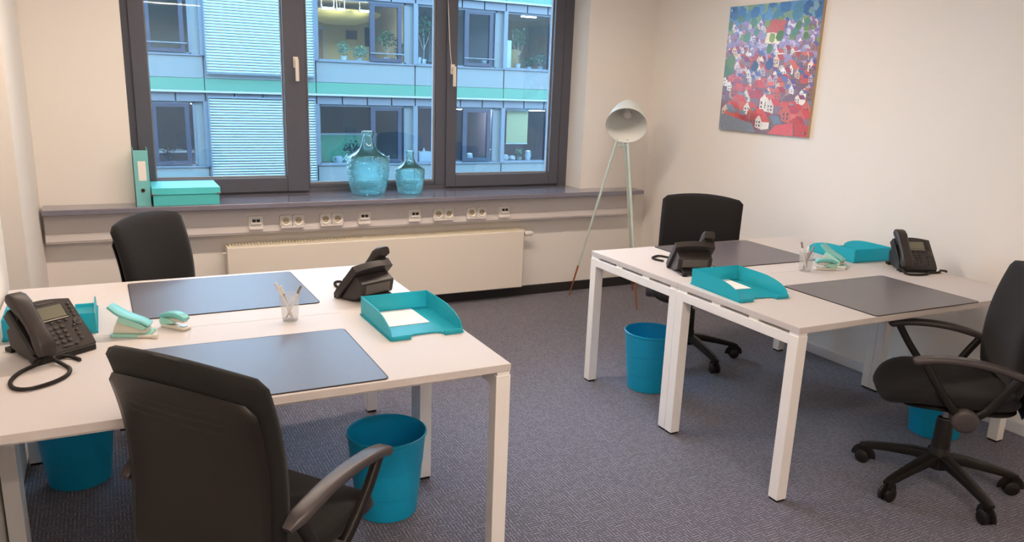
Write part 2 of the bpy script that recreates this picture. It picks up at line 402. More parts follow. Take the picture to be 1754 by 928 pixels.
# ------------------------------------------------------------------ desks
LD, DD, HD = 1.48, .737, .74
def desk(px, py, yaw, lx, ly, label):
    """lx, ly: centre of the desk in the frame of its pair (pivot px, py)"""
    c, s = math.cos(yaw), math.sin(yaw)
    t = thing('desk', label, 'desk', (px + c * lx - s * ly, py + s * lx + c * ly, 0), yaw)
    hx, hy = LD / 2, DD / 2 - .001
    obj('tabletop', MB().box(-hx, hx, -hy, hy, HD - .025, HD), 'desk_top', t, bevel=.0015)
    for sx in (-1, 1):
        x0, x1 = (-hx, -hx + .05) if sx < 0 else (hx - .05, hx)
        rl = obj('end_rail', MB().box(x0, x1, -hy + .05, hy - .05, .662, .703), 'desk_frame', t, bevel=.002)
        for a, b in ((0, .07), (.29, .37), (.60, .68), (.90, 1)):
            obj('spacer', MB().box(x0 + .003, x1 - .003, -hy + a * 2 * hy + .002, -hy + b * 2 * hy - .002, .702, .7155), 'desk_frame', rl)
        for sy in (-1, 1):
            y0, y1 = (-hy, -hy + .05) if sy < 0 else (hy - .05, hy)
            lg = obj('leg', MB().box(x0, x1, y0, y1, .010, .703), 'desk_frame', t, bevel=.002)
            obj('glide', MB().box(x0 + .004, x1 - .004, y0 + .004, y1 - .004, 0, .012), 'glide_black', lg)
    for y in (-hy + .11, hy - .15): obj('beam', MB().box(-hx + .045, hx - .045, y, y + .04, .665, .714), 'desk_frame', t)
    return t
RY, LY = -.007, -.005
desk(0, 0, RY, LD / 2, DD / 2, 'white desk beside the floor lamp, behind its twin along the right wall')
desk(0, 0, RY, LD / 2, -DD / 2, 'white desk with the armchair pulled up, along the right wall')
desk(-1.202, .058, LY, -LD / 2, DD / 2, 'white desk nearer the radiator, in the pair along the left wall')
desk(-1.202, .058, LY, -LD / 2, -DD / 2, 'white desk farther from the window, in the pair along the left wall')

def desk_mat(cx, cy, w, d, rz, m, label):
    t = tag(obj('desk_mat', MB().prism(rrect(w, d, .018, 5), 'z', 0, .0035), m, loc=(cx, cy, HD)), label, 'desk mat')
    t.rotation_euler.z = rz
    vs = rrect(w - .006, d - .006, .016, 5); vo = rrect(w + .001, d + .001, .018, 5); n = len(vs)
    e = MB().add([(*p, .0037) for p in vs] + [(*p, .0037) for p in vo] + [(*p, .0005) for p in vo],
                 [(i, (i+1) % n, n+(i+1) % n, n+i) for i in range(n)] + [(n+i, n+(i+1) % n, 2*n+(i+1) % n, 2*n+i) for i in range(n)])
    obj('edge', e, 'mat_edge', t)
desk_mat(-1.93, -.404, .66, .515, -.01, 'mat_dark', 'blue-grey sheen desk mat in front of the large office chair seen from behind')
desk_mat(-1.925, .478, .66, .545, .01, 'mat_dark', 'blue-grey sheen desk mat beside the radiator')
desk_mat(.735, .43, .67, .56, -.02, 'mat_dark', 'dark grey desk mat on the desk beside the floor lamp')
desk_mat(.755, -.487, .66, .51, -.015, 'mat_dark', 'dark grey desk mat in front of the armchair at the right wall')

# ------------------------------------------------------------------ office chair
def chair_master():
    t = thing('office_chair', '', 'chair', (0, 0, 0), 0, 'black office chairs')
    # five-star base
    hub = MB().lathe([(.022, .085), (.040, .09), (.046, .12), (.040, .17), (.030, .20)], 24); obj('hub', hub, 'chair_plastic', t)
    legm = MB().sweep([(0, .02, .135), (0, .10, .128), (0, .20, .108), (0, .29, .086), (0, .318, .078)],
                      rrect(.05, .036, .008, 2), scales=[(1, 1.15), (.95, 1.1), (.8, .95), (.66, .8), (.5, .6)])
    legm = mesh('leg', legm)
    cs = MB()
    cs.cyl((0, .305, .045), (0, .305, .085), .008, 10)
    for s in (-1, 1):
        cs.tube([(s * .006, .30, .03), (s * .009, .30, .03), (s * .022, .30, .03), (s * .026, .30, .03)], .03, 20, radii=[.024, .03, .03, .022])
    a = [math.radians(d) for d in range(-10, 191, 20)]
    cs.sweep([(0, .30 + .034 * math.cos(q), .031 + .034 * math.sin(q)) for q in a], rrect(.040, .006, .002, 1), up=(1, 0, 0))
    casm = mesh('caster', cs)
    for k in range(5):
        lg = obj('leg', legm, 'chair_plastic', t); lg.rotation_euler.z = k * 2 * PI / 5
        c = obj('caster', casm, 'chair_plastic', lg)
        lab = None
    obj('gas_lift', MB().lathe([(.028, .19), (.028, .315), (.017, .318), (.017, .39)], 20), 'chrome', t)
    obj('lift_cover', MB().lathe([(.036, .18), (.033, .30), (.030, .312)], 20), 'chair_plastic', t)
    obj('mechanism', MB().box(-.07, .07, -.12, .10, .375, .415), 'chair_plastic', t, bevel=.012)
    obj('lever', MB().tube([(.06, .04, .395), (.16, .05, .39), (.20, .05, .385)], .006, 8), 'chair_plastic', t)
    # seat cushion: rounded slab with waterfall front
    def pad(mb, w, d, zf, n=40, rows=9, top=None, y0=0):
        vs = []; fs = []
        for r in range(rows):
            a = PI * r / (rows - 1) - PI / 2; sc = math.cos(a) ** .35 if abs(math.cos(a)) > 1e-6 else 0; hz = math.sin(a)
            for i in range(n):
                q = 2 * PI * i / n; cx = math.copysign(abs(math.cos(q)) ** .55, math.cos(q)); cy = math.copysign(abs(math.sin(q)) ** .55, math.sin(q))
                x, y = w / 2 * cx * sc, d / 2 * cy * sc; vs.append((x, y + y0, zf(x, y, hz)))
        for r in range(rows - 1):
            for i in range(n): fs.append((r*n+i, r*n+(i+1) % n, (r+1)*n+(i+1) % n, (r+1)*n+i))
        return mb.add(vs, fs)
    fall = lambda y: -.045 * max(0, (y - .10) / .14) ** 2
    obj('seat', pad(MB(), .49, .51, lambda x, y, h: .462 + .034 * h + (fall(y) + (.012 * (abs(x) / .22) ** 2 if h > 0 else 0)), y0=.030), 'chair_fabric', t, sharp=80)
    obj('seat_pan', pad(MB(), .45, .43, lambda x, y, h: .425 + .018 * h + fall(y) * .8, y0=.0), 'chair_plastic', t, sharp=80)
    # backrest
    def back(mb, w0, w1, z0, z1, thick, off, dome, nu=17, nv=21, pe=5, grow=0):
        def yb(z):   # side profile: lumbar bulge, top leaning back
            q = (z - .48) / .5
            return -.190 + .035 * math.sin(max(0, min(1, q)) * PI) * .6 - .055 * max(0, q) ** 2.2
        V = {}; vs = []; fs = []
        for side in (0, 1):
            for j in range(nv):
                v = j / (nv - 1); vv = 2 * v - 1
                for i in range(nu):
                    u = 2 * i / (nu - 1) - 1
                    hw = (w0 + (w1 - w0) * v) / 2 * (1 - .10 * max(0, abs(vv) - .9) / .1)
                    z = z0 + (z1 - z0) * v + dome * (1 - u * u) * max(0, v) ** 3
                    y = yb(z) + .022 * u * u + off
                    tk = thick * (.30 + .70 * (1 - abs(u) ** pe) ** .5 * (1 - abs(vv) ** (pe + 2)) ** .5)
                    y += tk / 2 if side == 0 else -tk / 2
                    V[side, i, j] = len(vs); vs.append((u * hw, y, z))
        for j in range(nv - 1):
            for i in range(nu - 1):
                fs.append((V[0, i, j], V[0, i, j+1], V[0, i+1, j+1], V[0, i+1, j])); fs.append((V[1, i, j], V[1, i+1, j], V[1, i+1, j+1], V[1, i, j+1]))
        for j in range(nv - 1):
            fs.append((V[0, 0, j], V[1, 0, j], V[1, 0, j+1], V[0, 0, j+1])); k = nu - 1
            fs.append((V[0, k, j], V[0, k, j+1], V[1, k, j+1], V[1, k, j]))
        for i in range(nu - 1):
            fs.append((V[0, i, 0], V[0, i+1, 0], V[1, i+1, 0], V[1, i, 0])); k = nv - 1
            fs.append((V[0, i, k], V[1, i, k], V[1, i+1, k], V[0, i+1, k]))
        return mb.add(vs, fs), yb
    bk, yb = back(MB(), .475, .485, .50, .962, .062, 0, .022)
    obj('backrest', bk, 'chair_fabric', t, sharp=75)
    sh, _ = back(MB(), .440, .452, .42, .905, .016, -.036, .02, pe=14)
    so = obj('back_shell', sh, 'chair_plastic', t, sharp=75)
    for k, (z, x0, x1) in enumerate(((.868, -.15, .15), (.845, -.15, .15), (.822, -.15, .15))):
        p = [(x, yb(z) + .022 * (x / .222) ** 2 - .036 - .0078, z) for x in [x0 + (x1 - x0) * i / 12 for i in range(13)]]
        obj('vent_slot', MB().sweep(p, rrect(.006, .0025, .001, 1), up=(0, 1, 0)), 'phone_dark', so)
    obj('back_support', MB().sweep(spline([(0, -.08, .392), (0, -.15, .395), (0, -.195, .425), (0, -.205, .48)], 5), rrect(.085, .02, .006, 2), up=(0, -1, .3)), 'chair_plastic', t)
    # armrests
    for s in (-1, 1):
        x = s * .265
        path = spline([(x - s*.004, -.185, .594), (x, -.13, .616), (x, -.04, .636), (x, .05, .644), (x, .14, .641), (x - s*.003, .200, .629), (x - s*.005, .218, .620)], 5)
        n = len(path); sc = [(1, 1)] * n; sc = [(.55 + .45 * min(1, i / 4, (n - 1 - i) / 3), .55 + .45 * min(1, i / 3, (n - 1 - i) / 3)) for i in range(n)]
        ar = obj('armrest', MB().sweep(path, rrect(.050, .026, .010, 3), scales=sc), 'arm_plastic', t, sharp=60)
        for pts in ([(x, .180, .628), (x - s*.004, .125, .54), (x - s*.012, .06, .455), (x - s*.02, .02, .415)],
                    [(x, -.150, .602), (x - s*.004, -.105, .53), (x - s*.012, -.06, .45), (x - s*.02, -.01, .41)]):
            obj('strut', MB().sweep(spline(pts, 5), rrect(.030, .024, .009, 3), up=(1, 0, 0), scales=None), 'chair_plastic', ar, sharp=60)
        px = x - s * .022
        obj('pivot_cover', MB().tube([(px - s*.03, .005, .405), (px + s*.018, .005, .405), (px + s*.026, .005, .405), (px + s*.030, .005, .405)], .05, 24, radii=[.046, .048, .044, .034]), 'arm_plastic', ar, sharp=60)
        obj('arm_bracket', MB().box(min(px, s*.06), max(px, s*.06), -.03, .035, .385, .412), 'chair_plastic', ar, bevel=.005)
    return t
ch = chair_master()
A = math.radians
ch.location = (-2.014, -.798, 0); ch.rotation_euler.z = A(38 - 90)
ch['label'] = 'black office chair showing its plastic back shell, by the large turquoise bin'
dup(ch, (-1.985, .915, 0), A(-37 - 90), 'black office chair between the radiator and the blue-sheen desk mat', 'black office chairs')
c2 = dup(ch, (.805, .825, 0), A(-135 - 90), 'black office chair by the floor lamp, behind the right pair of desks', 'black office chairs')
c3 = dup(ch, (.738, -.90, 0), A(137 - 90), 'black office armchair side-on by the right wall, whole seat and castors showing', 'black office chairs')
for c, d in ((c2, 39), (c3, -29)):      # the star bases swivel on their own
    for o in c.children:
        if o.name.startswith('leg'): o.rotation_euler.z += A(d)

# ------------------------------------------------------------------ waste bins
def bin_master():
    t = thing('waste_bin', '', 'bin', (0, 0, 0), 0, 'turquoise waste bins')
    o = [(.108, 0), (.114, .004), (.122, .095), (.1240, .097), (.133, .20), (.1350, .202), (.145, .313), (.150, .318), (.150, .325), (.146, .327)]
    i = [(.142, .321), (.131, .20), (.120, .095), (.110, .008)]
    obj('body', MB().lathe(o + i, 48), 'bin_teal', t, sharp=25)
    obj('base_disc', MB().lathe([(.0, .003), (.112, .003), (.112, .010), (0, .010)], 48), 'bin_teal', t)
    return t
bn = bin_master(); bn.location = (-1.442, -.145, 0); bn['label'] = 'turquoise waste bin beside the arm of the chair showing its back shell'
dup(bn, (-2.49, .565, 0), 1, 'turquoise waste bin in the shade under the left rear desk, by the wall', 'turquoise waste bins')
dup(bn, (.278, .505, 0), 2, 'turquoise waste bin beside the floor-lamp end desk legs', 'turquoise waste bins')
dup(bn, (1.255, -.535, 0), 3, 'turquoise waste bin under the desk behind the armchair at the right wall', 'turquoise waste bins')

# ------------------------------------------------------------------ telephones
TA = math.radians(48); TL = .19
def fp(x, t, n):   # point on the sloping face: x across, t along the slope (0 bottom .. 1 top), n above it
    return Vector((x, -.078 + t * TL * math.cos(TA) - n * math.sin(TA), 0.021 + t * TL * math.sin(TA) + n * math.cos(TA)))
FM = Matrix(((1, 0, 0, 0), (0, math.cos(TA), -math.sin(TA), -.078), (0, math.sin(TA), math.cos(TA), .021), (0, 0, 0, 1)))
def phone(loc, yaw, label, cord):
    t = thing('desk_phone', label, 'telephone', loc, yaw, 'black desk telephones')
    # body: slab with arched top edge
    out = [(-.10, 0), (.096, 0), (.098, .03), (.094, .17)] + [(.094 - .194 * i / 8, .172 + .014 * math.sin(PI * i / 8)) for i in range(9)] + [(-.10, .17)]
    b = obj('body', MB().prism(out, 'z', -.030, 0, FM), 'phone_plastic', t, bevel=.004)
    hp_ = [(-.048, .004), (-.035, .003), (.03, .008), (.074, .030), (.084, .080), (.040, .108)]
    obj('back_housing', MB().prism(hp_, 'x', -.084, .084), 'phone_plastic', t, bevel=.005)
    obj('back_label', MB().prism([(.0752, .036), (.0772, .036), (.0850, .074), (.0830, .074)], 'x', -.062, .062), 'phone_back', t)
    st = MB().sweep([(0, .05, .030), (0, .085, .022), (0, .112, .012)], rrect(.13, .010, .004, 2), up=(0, 0, 1))
    s = obj('stand', st, 'phone_dark', t)
    for sx in (-1, 1):
        obj('stand_foot', MB().box(sx*.060 - .012, sx*.060 + .012, .090, .125, 0, .014), 'phone_dark', s, bevel=.003)
    obj('front_foot', MB().box(-.095, .092, -.082, -.06, 0, .02), 'phone_dark', t, bevel=.003)
    obj('cradle', MB().box(-.102, -.046, .012, .172, -.005, .012, FM), 'phone_dark', t, bevel=.004)
    # handset
    hp = [fp(-.074, a, n) for a, n in ((-.03, .024), (.04, .030), (.15, .037), (.3, .042), (.5, .044), (.7, .043), (.85, .040), (.98, .034), (1.06, .026))]
    hs = [(.86, .7), (1, 1.2), (1, 1.25), (.9, .95), (.86, .85), (.9, .95), (1, 1.3), (1, 1.3), (.92, 1.0)]
    h = obj('handset', MB().sweep(hp, rrect(.056, .031, .010, 3), scales=hs, up=(0, -1, .8)), 'phone_plastic', t, sharp=60)
    obj('earpiece', MB().box(-.094, -.054, .128, .172, .008, .034, FM), 'phone_dark', h, bevel=.005)
    obj('mouthpiece', MB().box(-.094, -.054, .014, .050, .008, .030, FM), 'phone_dark', h, bevel=.005)
    obj('emblem', MB().box(-.088, -.062, .012, .0145, .0455, .0462, FM), 'phone_trim', h)
    # display
    d = obj('display_bezel', MB().box(-.034, .064, .108, .162, -.001, .003, FM), 'phone_dark', t, bevel=.002)
    obj('display', MB().box(-.026, .056, .114, .157, .002, .0042, FM), 'phone_lcd', d)
    obj('display_trim', MB().box(-.028, .058, .1075, .1105, .002, .005, FM), 'phone_trim', d)
    obj('name_plate', MB().box(-.012, .042, .168, .1735, -.001, .0012, FM), 'key_grey', t)
    km = mesh('key', MB().prism(rrect(.0125, .0085, .003, 2), 'z', -.001, .004)); R3 = FM.to_3x3().to_euler()
    def key(x, y, sx=1, sy=1):
        k = obj('key', km, 'key_grey', t); k.location = FM @ Vector((x, y, 0)); k.rotation_euler = R3; k.scale = (sx, sy, 1)
    for r in range(4):
        for c in range(3): key(-.016 + c * .021, .032 + r * .0165)
    for c in range(4): key(-.022 + c * .0235, .1005, .9, .6)
    for r in range(4): key(.062, .028 + r * .0165, .7, .8)
    for r in range(4): key(.080, .112 + r * .014, .7, .8)
    key(-.03, .088, .6, .8); key(.01, .016, 2.6, .6); key(.04, .016, .8, .6)
    obj('navigation_ring', MB().prism(circ(.0125, 20), 'z', -.001, .004, FM @ Matrix.Translation((.078, .088, 0))), 'key_grey', t)
    obj('navigation_button', MB().prism(circ(.006, 14), 'z', .0, .0055, FM @ Matrix.Translation((.078, .088, 0))), 'phone_plastic', t)
    # coiled cord
    Mi = (Matrix.Translation(loc) @ Matrix.Rotation(yaw, 4, 'Z')).inverted()
    pts = [Mi @ Vector((*p[:2], HD + (p[2] if len(p) > 2 else .0065))) for p in cord]
    sp = spline(pts, 14); ln = [0]
    for a, b2 in zip(sp, sp[1:]): ln.append(ln[-1] + (b2 - a).length)
    tot = ln[-1]; turns = int(tot / .0042); nn = turns * 9; hel = []; j = 0
    for i in range(nn + 1):
        q = tot * i / nn
        while j < len(ln) - 2 and ln[j + 1] < q: j += 1
        a, b2 = sp[j], sp[j + 1]; p = a.lerp(b2, (q - ln[j]) / max(1e-9, ln[j+1] - ln[j])); tg = (b2 - a).normalized()
        sd = tg.cross(Vector((0, 0, 1))).normalized(); up = sd.cross(tg); an = 2 * PI * i / 9
        hel.append(p + (sd * math.cos(an) + up * math.sin(an)) * .0042)
    obj('coiled_cord', MB().tube(hel, .0019, 5), 'cord_black', t)
    obj('cord_core', MB().tube(sp, .0033, 6), 'cord_black', t)
    return t
phone((-2.492, -.062, HD), A(35), 'black desk telephone on the left wall side, keypad facing, cord looped on desktop',
      [(-2.535, -.12, .012), (-2.53, -.15, .010), (-2.522, -.173), (-2.565, -.239), (-2.582, -.31), (-2.569, -.366), (-2.533, -.386), (-2.479, -.357), (-2.446, -.311), (-2.439, -.259), (-2.455, -.215), (-2.483, -.172, .014), (-2.472, -.143, .014), (-2.438, -.145), (-2.414, -.183)])
phone((-1.408, .232, HD), A(204), 'black desk telephone turned away, beside the teal tray with a white card, near the radiator',
      [(-1.345, .33, .012), (-1.375, .385, .010), (-1.427, .447), (-1.439, .495), (-1.463, .481), (-1.474, .422), (-1.46, .385)])
phone((.21, .172, HD), A(158), 'black desk telephone turned away, on the desk beside the floor lamp',
      [(.305, .235, .012), (.30, .33, .010), (.290, .44), (.266, .489), (.208, .463), (.194, .424), (.21, .375)])
phone((1.38, -.18, HD), A(-26), 'black desk telephone by the right wall, keypad facing, handset upright',
      [(1.275, -.21, .012), (1.25, -.235, .012), (1.235, -.27), (1.28, -.30), (1.335, -.305), (1.375, -.29), (1.41, -.30), (1.45, -.295), (1.485, -.275), (1.50, -.29), (1.49, -.305)])

# ------------------------------------------------------------------ letter trays
def tray_master():
    t = thing('letter_tray', '', 'tray', (0, 0, 0), 0, 'teal letter trays')
    w, d, h = .262, .335, .072; hw, hd = w / 2, d / 2
    # floor with a finger cut-out in the front edge
    cut = [(-.062, -hd), (-.056, -hd + .018), (-.04, -hd + .028), (.04, -hd + .028), (.056, -hd + .018), (.062, -hd)]
    obj('base', MB().prism([(hw, -hd), (hw, hd), (-hw, hd), (-hw, -hd)] + cut, 'z', .004, .008), 'tray_teal', t)
    side = [(-hd, .002), (hd, .002), (hd, h), (.02, h)] + [(.02 - (hd + .015) * math.sin(a), .016 + (h - .016) * math.cos(a)) for a in [PI / 2 * i / 9 for i in range(1, 10)]] + [(-hd, .016)]
    for s in (-1, 1):
        obj('side_wall', MB().prism(side, 'x', s * hw - .0015, s * hw + .0015), 'tray_teal', t)
        obj('foot_rail', MB().box(s * hw - .006, s * hw + .006, -hd, hd, 0, .006), 'tray_teal', t)
        x0, x1 = (-hw, -.062) if s < 0 else (.062, hw)
        obj('front_lip', MB().box(x0, x1, -hd - .004, -hd + .006, 0, .017), 'tray_teal', t, bevel=.0015)
    obj('back_wall', MB().box(-hw, hw, hd - .0015, hd + .0015, .002, h), 'tray_teal', t)
    return t
ty = tray_master(); ty.location = (-1.357, -.166, HD); ty.rotation_euler.z = A(1)
ty['label'] = 'teal letter tray with a white card, beside the clear pen cup, on the left desks'
dup(ty, (.170, -.215, HD), A(-2.5), 'teal letter tray with a white card, on the right desks beside a telephone turned away', 'teal letter trays')
dup(ty, (-2.502, .268, HD), A(180), 'empty teal letter tray behind the telephone on the left wall side', 'teal letter trays')
dup(ty, (1.345, .185, HD), A(176), 'empty teal letter tray between the hole punch and the telephone by the right wall', 'teal letter trays')
def card(pts, label):
    c = [sum(p[i] for p in pts) / 4 for i in (0, 1)]
    tag(obj('white_card', MB().prism([(p[0] - c[0], p[1] - c[1]) for p in pts], 'z', 0, .002), 'paper', loc=(c[0], c[1], HD + .008)), label, 'card')
card([(-1.45, -.205), (-1.296, -.2), (-1.299, -.013), (-1.448, -.016)], 'white card lying in the teal tray on the left desks')
card([(.09, -.21), (.235, -.225), (.25, -.06), (.10, -.045)], 'white card lying in the teal tray on the right desks')

# ------------------------------------------------------------------ hole punches, staplers, pen cups
def hole_punch(loc, rz, label):
    t = thing('hole_punch', label, 'hole punch', loc, rz, 'teal hole punches')
    obj('base', MB().prism(rrect(.125, .085, .012, 3), 'z', 0, .010), 'teal_pale', t, bevel=.002)
    body = [(-.055, .010), (.05, .010), (.055, .022), (.02, .030), (-.005, .038), (-.02, .062), (-.036, .062), (-.05, .03)]
    obj('body', MB().prism(body, 'y', -.026, .026), 'punch_white', t, bevel=.003)
    lev = spline([(-.066, 0, .100), (-.052, 0, .090), (-.03, 0, .074), (0, 0, .060), (.035, 0, .048), (.058, 0, .034)], 4)
    n = len(lev); obj('lever', MB().sweep(lev, rrect(.066, .010, .004, 2), scales=[(.75 + .25 * math.sin(PI * min(1, i / n * 1.3)), 1) for i in range(n)]), 'teal_solid', t, sharp=60)
    for s in (-1, 1): obj('lever_cheek', MB().prism([(-.035, .05), (.04, .024), (.056, .030), (.03, .046), (-.03, .072)], 'y', s * .030 - .002, s * .030 + .002), 'teal_pale', t)
    obj('spring_pin', MB().cyl((-.018, -.014, .03), (-.022, -.014, .072), .006, 10).cyl((-.018, .014, .03), (-.022, .014, .072), .006, 10), 'steel', t)
    obj('paper_guide', MB().box(.03, .085, -.048, -.036, .002, .010).box(.078, .092, -.053, -.030, .001, .014), 'punch_white', t, bevel=.001)
    return t
def stapler(loc, rz, label):
    t = thing('stapler', label, 'stapler', loc, rz, 'teal staplers')
    obj('base', MB().prism([(-.052, 0), (.052, 0), (.056, .006), (.05, .011), (-.02, .012), (-.05, .020)], 'y', -.017, .017), 'punch_white', t, bevel=.003)
    obj('body', MB().prism([(-.054, .010), (-.02, .014), (.005, .020), (-.01, .034), (-.05, .036), (-.058, .024)], 'y', -.018, .018), 'teal_pale', t, bevel=.003)
    top = spline([(-.056, 0, .036), (-.03, 0, .046), (.005, 0, .050), (.036, 0, .046), (.05, 0, .038)], 4)
    n = len(top); obj('top_arm', MB().sweep(top, rrect(.036, .018, .007, 3), scales=[(.85 + .15 * math.sin(PI * i / (n - 1)), .8 + .2 * math.sin(PI * i / (n - 1))) for i in range(n)]), 'teal_solid', t, sharp=60)
    obj('magazine', MB().box(-.02, .046, -.010, .010, .026, .038), 'punch_white', t, bevel=.002)
    obj('anvil', MB().box(.028, .046, -.008, .008, .010, .0135), 'steel', t)
    return t
hole_punch((-2.262, .045, HD), A(-20), 'teal and white hole punch with raised lever, behind the telephone on left desks')
stapler((-2.128, .068, HD), A(-50), 'small teal and white stapler beside the hole punch on the left desks')
hole_punch((1.045, .03, HD), A(-75), 'teal and white hole punch before the empty tray by the right wall')
stapler((.915, -.035, HD), A(155), 'small teal and white stapler beside the pen cup on the right desks')
def pen_cup(loc, label, pens, plab, grp):
    t = thing('pen_cup', label, 'pen cup', loc)
    o = [(.026, 0), (.028, .002), (.036, .100)]; i = [(.0345, .100), (.0265, .005)]
    obj('wall', MB().lathe(o + i, 28), 'cup_clear', t)
    obj('floor_disc', MB().lathe([(0, .0), (.026, .0), (.026, .005), (0, .005)], 28), 'cup_clear', t)
    for k, (x0, y0, x1, y1, L, m, cap) in enumerate(pens):
        a = Vector((x0, y0, .006)); b = Vector((x1, y1, .1)); d = (b - a).normalized(); e = a + d * L
        r = thing('pen', plab[k], 'pen', (loc[0] + a.x, loc[1] + a.y, loc[2] + .006), 0, grp)
        obj('barrel', MB().tube([d * .012, d * .02, d * (L - .03)], .0042, 8, radii=[.003, .0045, .0045]), m, r)
        obj('tip', MB().tube([Vector((0, 0, 0)), d * .013], .003, 8, radii=[.001, .0032]), cap, r)
        obj('cap', MB().tube([d * (L - .032), d * (L - .004), d * L], .0052, 8, radii=[.0053, .0050, .0025]), cap, r)
pen_cup((-1.748, .022, HD), 'clear plastic pen cup on the left desks, between the two blue-grey mats',
        [(.012, -.004, -.028, .006, .150, 'pen_white', 'pen_white'), (-.014, .006, .028, -.006, .135, 'pen_white', 'pen_grey'), (.006, .010, -.020, .012, .128, 'pen_grey', 'pen_white')],
        ['slim all-white pen leaning tallest in the cup on the left desks', 'white pen with grey cap crossing another pen, cup on the left desks', 'grey pen with white cap in the cup on the left desks'], 'pens in the left cup')
pen_cup((.785, -.025, HD), 'clear plastic pen cup on the right desks, between the two dark mats',
        [(.004, -.004, -.022, .006, .150, 'pen_white', 'pen_grey'), (-.010, .006, .026, -.004, .132, 'pen_dark', 'pen_grey'), (-.002, -.010, .020, .012, .122, 'pen_grey', 'pen_white')],
        ['tall white pen with grey end, upright in the cup on the right desks', 'dark brown pen in the cup on the right desks', 'grey pen with white cap in the cup on the right desks'], 'pens in the right cup')

# ------------------------------------------------------------------ floor lamp
lp = thing('floor_lamp', 'pale mint tripod floor lamp with cone shade and copper feet in the corner', 'lamp', (1.15, 2.12, 0))
top = Vector((-.03, -.02, 1.235))
for fx, fy, tx in ((-.268, .225, -.038), (-.003, -.315, .03), (.315, .185, .03)):
    a = Vector((fx, fy, 0)); b = top + Vector((tx, fy * .06, 0)); k = a.lerp(b, .20)
    lg = obj('leg', MB().tube([k, a.lerp(b, .6), b], .009, 10, radii=[.0075, .0095, .0095]), 'lamp_leg', lp)
    obj('copper_tip', MB().tube([a, k], .0065, 10, radii=[.005, .0072]), 'copper', lg)
obj('crossbar', MB().cyl(top + Vector((-.045, -.01, -.045)), top + Vector((.035, -.02, -.045)), .005, 8), 'lamp_leg', lp)
ax = Vector((-.50, -.655, -.55)).normalized()              # where the shade looks: into the room and down
apex = Vector((.055, .055, 1.478))
def frame_m(o, z):
    x = Vector((0, 0, 1)).cross(z).normalized(); y = z.cross(x)
    return Matrix(((x.x, y.x, z.x, o.x), (x.y, y.y, z.y, o.y), (x.z, y.z, z.z, o.z), (0, 0, 0, 1)))
SM = frame_m(apex, ax)
def lathe_m(prof, seg, M, close=False):
    b = MB().lathe(prof, seg, close=close); b.v = [tuple(M @ Vector(v)) for v in b.v]; return b
po = [(.014, -.005), (.04, .0), (.065, .022), (.10, .085), (.13, .165), (.149, .24), (.152, .252)]
so = MB().lathe(po, 48); so.f = so.f[:-1]; so.v = [tuple(SM @ Vector(v)) for v in so.v]
sh = obj('shade', so, 'lamp_mint', lp, sharp=50)
pi_ = [(.149, .253), (.146, .24), (.127, .165), (.097, .087), (.062, .028), (.01, .012)]
si = MB().lathe(pi_, 48); si.f = si.f[:-2] + [si.f[-1]]; si.v = [tuple(SM @ Vector(v)) for v in si.v]
obj('shade_lining', si, 'lamp_inside', sh, sharp=50)
obj('rim', lathe_m([(.152, .252), (.1525, .255), (.149, .255), (.149, .252)], 48, SM, True), 'lamp_mint', sh)
obj('socket', lathe_m([(.02, .012), (.022, .06), (.018, .065)], 20, SM), 'lamp_inside', sh)
obj('bulb', lathe_m([(.016, .06), (.03, .085), (.034, .105), (.028, .128), (.012, .138)], 20, SM), 'bulb', sh)
obj('finial', lathe_m([(.012, -.02), (.012, -.002)], 12, SM), 'lamp_leg', sh)
obj('neck', MB().tube([top + Vector((0, .01, -.06)), top + Vector((.05, .13, .06)), top + Vector((.09, .13, .16)), SM @ Vector((0, 0, -.002))], .009, 10), 'lamp_leg', lp)

# ------------------------------------------------------------------ things on the sill
SZ = .822
def carboy(loc, h, R, label):
    t = thing('glass_carboy', label, 'bottle', loc)
    def P(s, q): return [(r * R * s, z * h) for r, z in q]
    out = [(.62, .0), (.74, .012), (.80, .05), (.88, .15), (.95, .28), (.99, .42), (1.0, .53), (.97, .575), (.90, .61), (.74, .645), (.56, .68), (.42, .725), (.32, .79), (.26, .86), (.235, .90), (.23, .925), (.275, .93), (.285, .945), (.275, .955), (.285, .965), (.285, .985), (.27, 1.0)]
    inn = [(r - .05 if r > .3 else r - .045, z) for r, z in out if .05 <= z <= .9]
    prof = P(1, out) + P(1, [(.215, .995), (.185, .93)]) + P(1, inn[::-1]) + P(1, [(.70, .030)])
    # close with a floor disc inside and outside
    b = MB().lathe([(0.0005, .010 * h)] + prof + [(0.0005, .045 * h)], 64)
    obj('body', b, 'carboy_glass', t, sharp=60)
    for s in (-1, 1):   # little moulded lugs on the shoulders
        obj('lug', MB().tube([(s * R * .93, 0, .585 * h), (s * R * 1.03, 0, .60 * h), (s * R * 1.04, 0, .565 * h), (s * R * .97, 0, .54 * h)], R * .035, 10), 'carboy_glass', t)
    return t
carboy((-.687, 2.535, SZ), .430, .148, 'large aqua glass carboy with dimpled body on the window sill')
carboy((-.395, 2.500, SZ), .298, .105, 'small aqua glass carboy beside the larger one on the sill')

